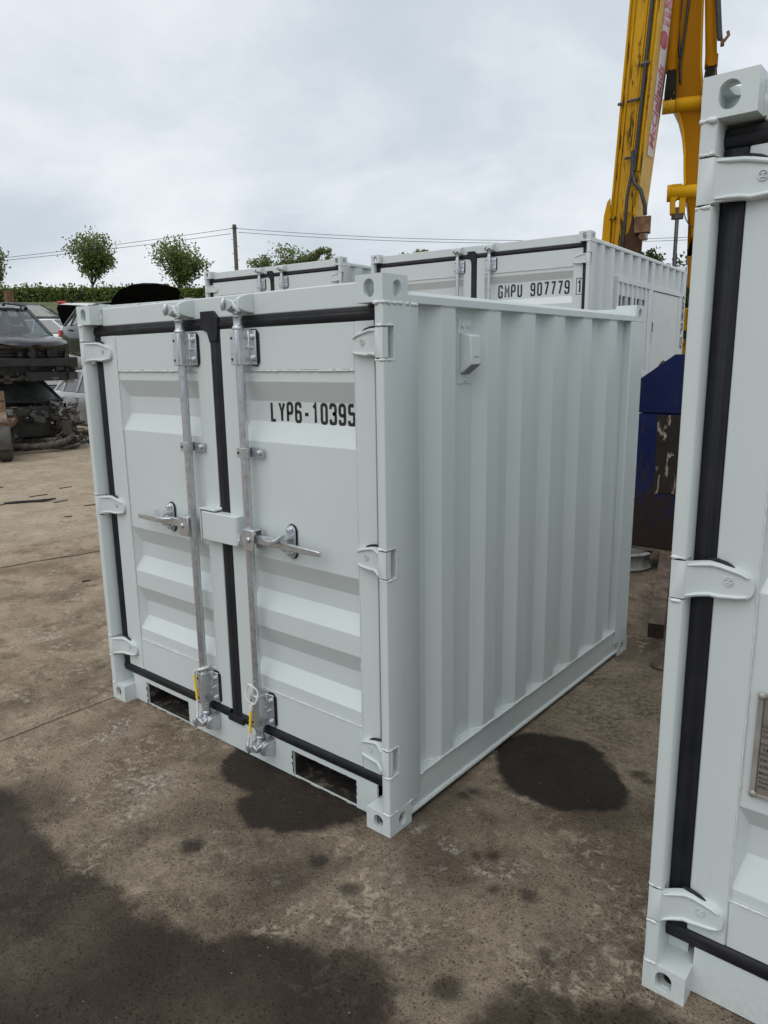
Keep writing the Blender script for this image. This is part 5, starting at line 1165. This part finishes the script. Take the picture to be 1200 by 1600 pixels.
debris()

# ------------------------------------------------------------------ trees, hedge, pole, wires
def leaf_quad(mb, c, s, rnd):
    d = Vector((rnd.gauss(0, 1), rnd.gauss(0, 1), rnd.gauss(0, .8)+.25)).normalized(); a = d.orthogonal().normalized(); a.rotate(Matrix.Rotation(rnd.uniform(0, 6.28), 3, d)); b = d.cross(a)
    mb.add([c-a*s, c+b*s*.55, c+a*s, c-b*s*.55], [(0, 1, 2, 3)])
def tree(label, base, h, crown, leaf=LEAF, n_limb=11, leaf_s=.10, per=15, seed=1, trunk_r=.11, fork=.3, nm='tree', lean=0.0):
    """crown: list of (dx, dy, z, rx, rz) lobes relative to the base that the twigs reach into"""
    rnd = random.Random(seed); o = thing(nm, label, 'tree', base, 0, 'trees beyond the hedge')
    tk = MB(); lv = MB()
    def limb(p, q, r0, r1, n=5, bend=.12):
        pts = []; rs = []; off = Vector((rnd.uniform(-1, 1), rnd.uniform(-1, 1), rnd.uniform(-.3, .3)))*(q-p).length*bend
        for i in range(n+1): u = i/n; pts.append(p.lerp(q, u)+off*math.sin(u*PI)); rs.append(r0+(r1-r0)*u)
        tk.tube(pts, rs, 6); return pts
    top = Vector((lean*h, 0, h*.80)); tp = limb(Vector((0, 0, -.5)), top, trunk_r, trunk_r*.25, 8, .03)
    for k in range(n_limb*max(4, len(crown))):
        lb = crown[k % len(crown)]; cx, cy, cz, rx, rz_ = lb
        u = fork+(.95-fork)*rnd.random(); i = min(len(tp)-1, int(u*(len(tp)-1))); s = tp[i]
        dv = Vector((rnd.gauss(0, 1), rnd.gauss(0, 1), rnd.gauss(0, 1))).normalized()*(rnd.random()**.35)
        e = Vector((cx+dv.x*rx, cy+dv.y*rx, cz+dv.z*rz_))
        if e.z < s.z-.3*rz_: s = tp[max(1, i-2)]
        pts = limb(s, e, trunk_r*.35, .012, 5, .14)
        for j in range(7):
            ii = rnd.choice((2, 3, 4, 5, 5)); t0 = pts[ii]; dd = Vector((rnd.gauss(0, 1), rnd.gauss(0, 1), rnd.gauss(.2, .8))).normalized()*rnd.uniform(.2, .55)*rx*.6; tip = t0+dd
            tk.tube([t0, t0.lerp(tip, .5)+Vector((0, 0, .03)), tip], [.012, .009, .005], 4)
            for l in range(per):
                v = Vector((rnd.gauss(0, 1), rnd.gauss(0, 1), rnd.gauss(0, .8)))*.18*rx; leaf_quad(lv, tip.lerp(t0, rnd.random()*.5)+v, leaf_s*rnd.uniform(.7, 1.3), rnd)
    tk.build('trunk', BARK, o, smooth=60); lv.build('crown', leaf, o, fix=False)
tree('slender open tree rising above the hedge, left of the raised black bonnet', (-46.9, 25.7, 5.9), 4.7, [(0, 0, 3.35, 1.5, 1.3), (0, 0, 3.4, 1.4, 1.35), (.6, .45, 2.7, .9, .6)], seed=3, fork=.35, n_limb=11)
tree('rounded open tree behind the raised black bonnet, next left of the utility pole', (-42.3, 29.5, 5.7), 4.3, [(0, 0, 2.95, 1.75, 1.25), (.1, 0, 3.05, 1.6, 1.3), (.8, .6, 2.3, 1.0, .7)], seed=9, fork=.25, n_limb=11)
tree('tree cut off by the left edge of the view, beyond the hedge', (-52.6, 21.2, 6.0), 4.4, [(0, 0, 2.9, 1.2, 1.2), (.3, .3, 2.0, .95, .7)], seed=14, n_limb=10)
tree('low spreading tree crown seen over the top of the left rear container', (-37.2, 34.2, 5.6), 4.1, [(.2, .2, 3.1, 1.5, .8), (-1.3, -1.2, 2.7, 1.0, .6), (1.3, 1.4, 2.9, .9, .55), (2.0, 2.0, 3.1, .7, .5)], seed=22, n_limb=9, per=16)
tree('tree top just peeping over the header of the site office container', (-30.0, 40.5, 5.5), 3.9, [(0, 0, 3.35, .55, .45), (-.5, -.4, 3.0, .8, .4)], seed=31, n_limb=7)
tree('dense dark tree behind the excavator at the right', (-7.1, 24.0, .9), 5.2, [(0, 0, 3.2, 1.2, 1.3), (-.2, -.1, 1.9, 1.1, 1.0), (.7, .2, 3.0, 1.1, 1.3), (-.9, -.3, 3.9, .5, .5), (1.4, .5, 2.2, 1.2, 1.5)], leaf=LEAF_D, seed=41, n_limb=12, leaf_s=.07, per=24)

def hedge():
    o = thing('hedge', 'long clipped green hedge along the top of the bank behind the scrap cars', 'hedge', (-46, 23, 5.4))
    lv = MB(); rnd = random.Random(77); tw = MB()
    p0 = Vector((-60, 12.0, 0))-Vector((-46, 23, 0)); p1 = Vector((-26, 41.0, 0))-Vector((-46, 23, 0)); ax = (p1-p0).normalized(); nr = Vector((-ax.y, ax.x, 0)); L = (p1-p0).length
    for i in range(30000):
        u = rnd.random()*L; top = 1.42+.20*mnoise.noise(Vector((u*.35, 0, 0)))+.16*mnoise.noise(Vector((u*1.7, 5, 0)))-.022*max(0, u-18)
        z = top*(rnd.random()**.7); v = rnd.gauss(0, .34)*(1.15-.25*z)
        if rnd.random() < .03: z = top+rnd.random()*.28
        leaf_quad(lv, p0+ax*u+nr*v+Vector((0, 0, z-.1)), rnd.uniform(.08, .15), rnd)
    for i in range(160):
        u = L*i/160; s = p0+ax*u; tw.tube([s+Vector((0, 0, -.5)), s+Vector((rnd.uniform(-.2, .2), rnd.uniform(-.2, .2), 1.0))], .03, 4)
    tw.build('stem', BARK, o); lv.build('foliage', LEAF_H, o, fix=False)
    # a core so that daylight does not come through the base
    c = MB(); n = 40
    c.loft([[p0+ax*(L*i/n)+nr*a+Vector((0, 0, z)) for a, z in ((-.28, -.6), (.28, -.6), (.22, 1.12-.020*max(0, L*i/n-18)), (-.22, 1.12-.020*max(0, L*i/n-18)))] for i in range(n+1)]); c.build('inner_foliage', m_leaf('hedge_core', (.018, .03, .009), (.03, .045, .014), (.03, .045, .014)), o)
hedge()
def pole():
    top = Vector((-36.66, 29.84, 10.25)); o = thing('utility_pole', 'weathered wooden utility pole carrying two overhead wires', 'utility pole', (-36.66, 29.84, 4.6))
    p = MB(); p.cyl((0, 0, -.4), (0, 0, 5.65), .125, 12); p.build('pole', POLEWOOD, o, smooth=40)
    s = MB()
    for k in range(9): z = 1.4+k*.42; sg = 1 if k % 2 else -1; s.tube([(0, 0, z), (sg*.17, sg*.14, z)], .012, 5); s.tube([(sg*.17, sg*.14, z), (sg*.18, sg*.15, z+.05)], .012, 5)
    s.build('climbing_step', GRIME, o)
    q = MB(); q.box(-.17, .17, -.14, .14, 5.42, 5.47); q.build('wire_bracket', GRIME, o)
    def wire(label, a, b, sag):
        a, b = Vector(a), Vector(b); n = 24; m = MB(); pts = [a.lerp(b, i/n)-Vector((0, 0, sag*4*(i/n)*(1-i/n))) for i in range(n+1)]
        m.tube(pts, .015, 5); tag(m.build('overhead_wire', HOSE), label, 'wire', 'overhead wires')
    wire('upper overhead wire running from the pole down to the left edge', (-36.85, 29.7, 10.02), (-47.84-6, 20.08-5.2, 8.33-.55), .18)
    wire('lower overhead wire running from the pole down to the left edge', (-36.85, 29.7, 9.72), (-47.84-6, 20.08-5.2, 8.22-.55), .16)
    wire('upper overhead wire running right from the pole behind the excavator', (-36.5, 30.0, 10.02), (-14.1+3, 48.2+2.4, 9.15+.05), .55)
    wire('lower overhead wire running right from the pole behind the excavator', (-36.5, 30.0, 9.80), (-14.1+3, 48.2+2.4, 8.98+.05), .52)
pole()

# ------------------------------------------------------------------ pieces that lie apart become objects of their own
def split_pieces():
    skip = {'lettering', 'weld_bead', 'vent_grille', 'rubbed_print', 'chipped_edge', 'crown', 'foliage', 'stem', 'trunk', 'side_wall', 'hinge', 'handle', 'locking_cam', 'ground_crack', 'inner_foliage'}
    for o in list(COL.objects):
        if o.type != 'MESH' or o.children or o.get('kind') or o.name.split('.')[0] in skip: continue
        me = o.data; nv = len(me.vertices)
        if nv > 6000: continue
        par = list(range(nv))
        def find(a):
            while par[a] != a: par[a] = par[par[a]]; a = par[a]
            return a
        for e in me.edges: par[find(e.vertices[0])] = find(e.vertices[1])
        isl = {}
        for i in range(nv): isl.setdefault(find(i), []).append(i)
        if not 2 <= len(isl) <= 150: continue
        L = list(isl.values()); bb = []
        for v in L:
            cs = [me.vertices[i].co for i in v]; bb.append([[min(c[k] for c in cs) for k in range(3)], [max(c[k] for c in cs) for k in range(3)]])
        n = len(L); grp = list(range(n))
        def fg(a):
            while grp[a] != a: a = grp[a]
            return a
        for a in range(n):
            for b in range(a+1, n):
                g = math.sqrt(sum(max(0, bb[a][0][k]-bb[b][1][k], bb[b][0][k]-bb[a][1][k])**2 for k in range(3)))
                sz = max(max(q[1][k]-q[0][k] for k in range(3)) for q in (bb[a], bb[b]))
                if g <= max(.02, .5*sz)*.98: grp[fg(a)] = fg(b)
        roots = {fg(a) for a in range(n)}
        if len(roots) < 2: continue
        vg = {}
        for a in range(n):
            for i in L[a]: vg[i] = fg(a)
        for q, rt_ in enumerate(sorted(roots)):
            bm = bmesh.new(); bm.from_mesh(me); bm.verts.ensure_lookup_table()
            bmesh.ops.delete(bm, geom=[v for v in bm.verts if vg[v.index] != rt_], context='VERTS')
            m2 = me.copy(); bm.to_mesh(m2); bm.free()
            c = o.copy(); c.data = m2; COL.objects.link(c)
        bpy.data.objects.remove(o)
split_pieces()
for o in COL.objects:
    if o.name.split('.')[0] == 'weld_bead': o['kind'] = 'stuff'
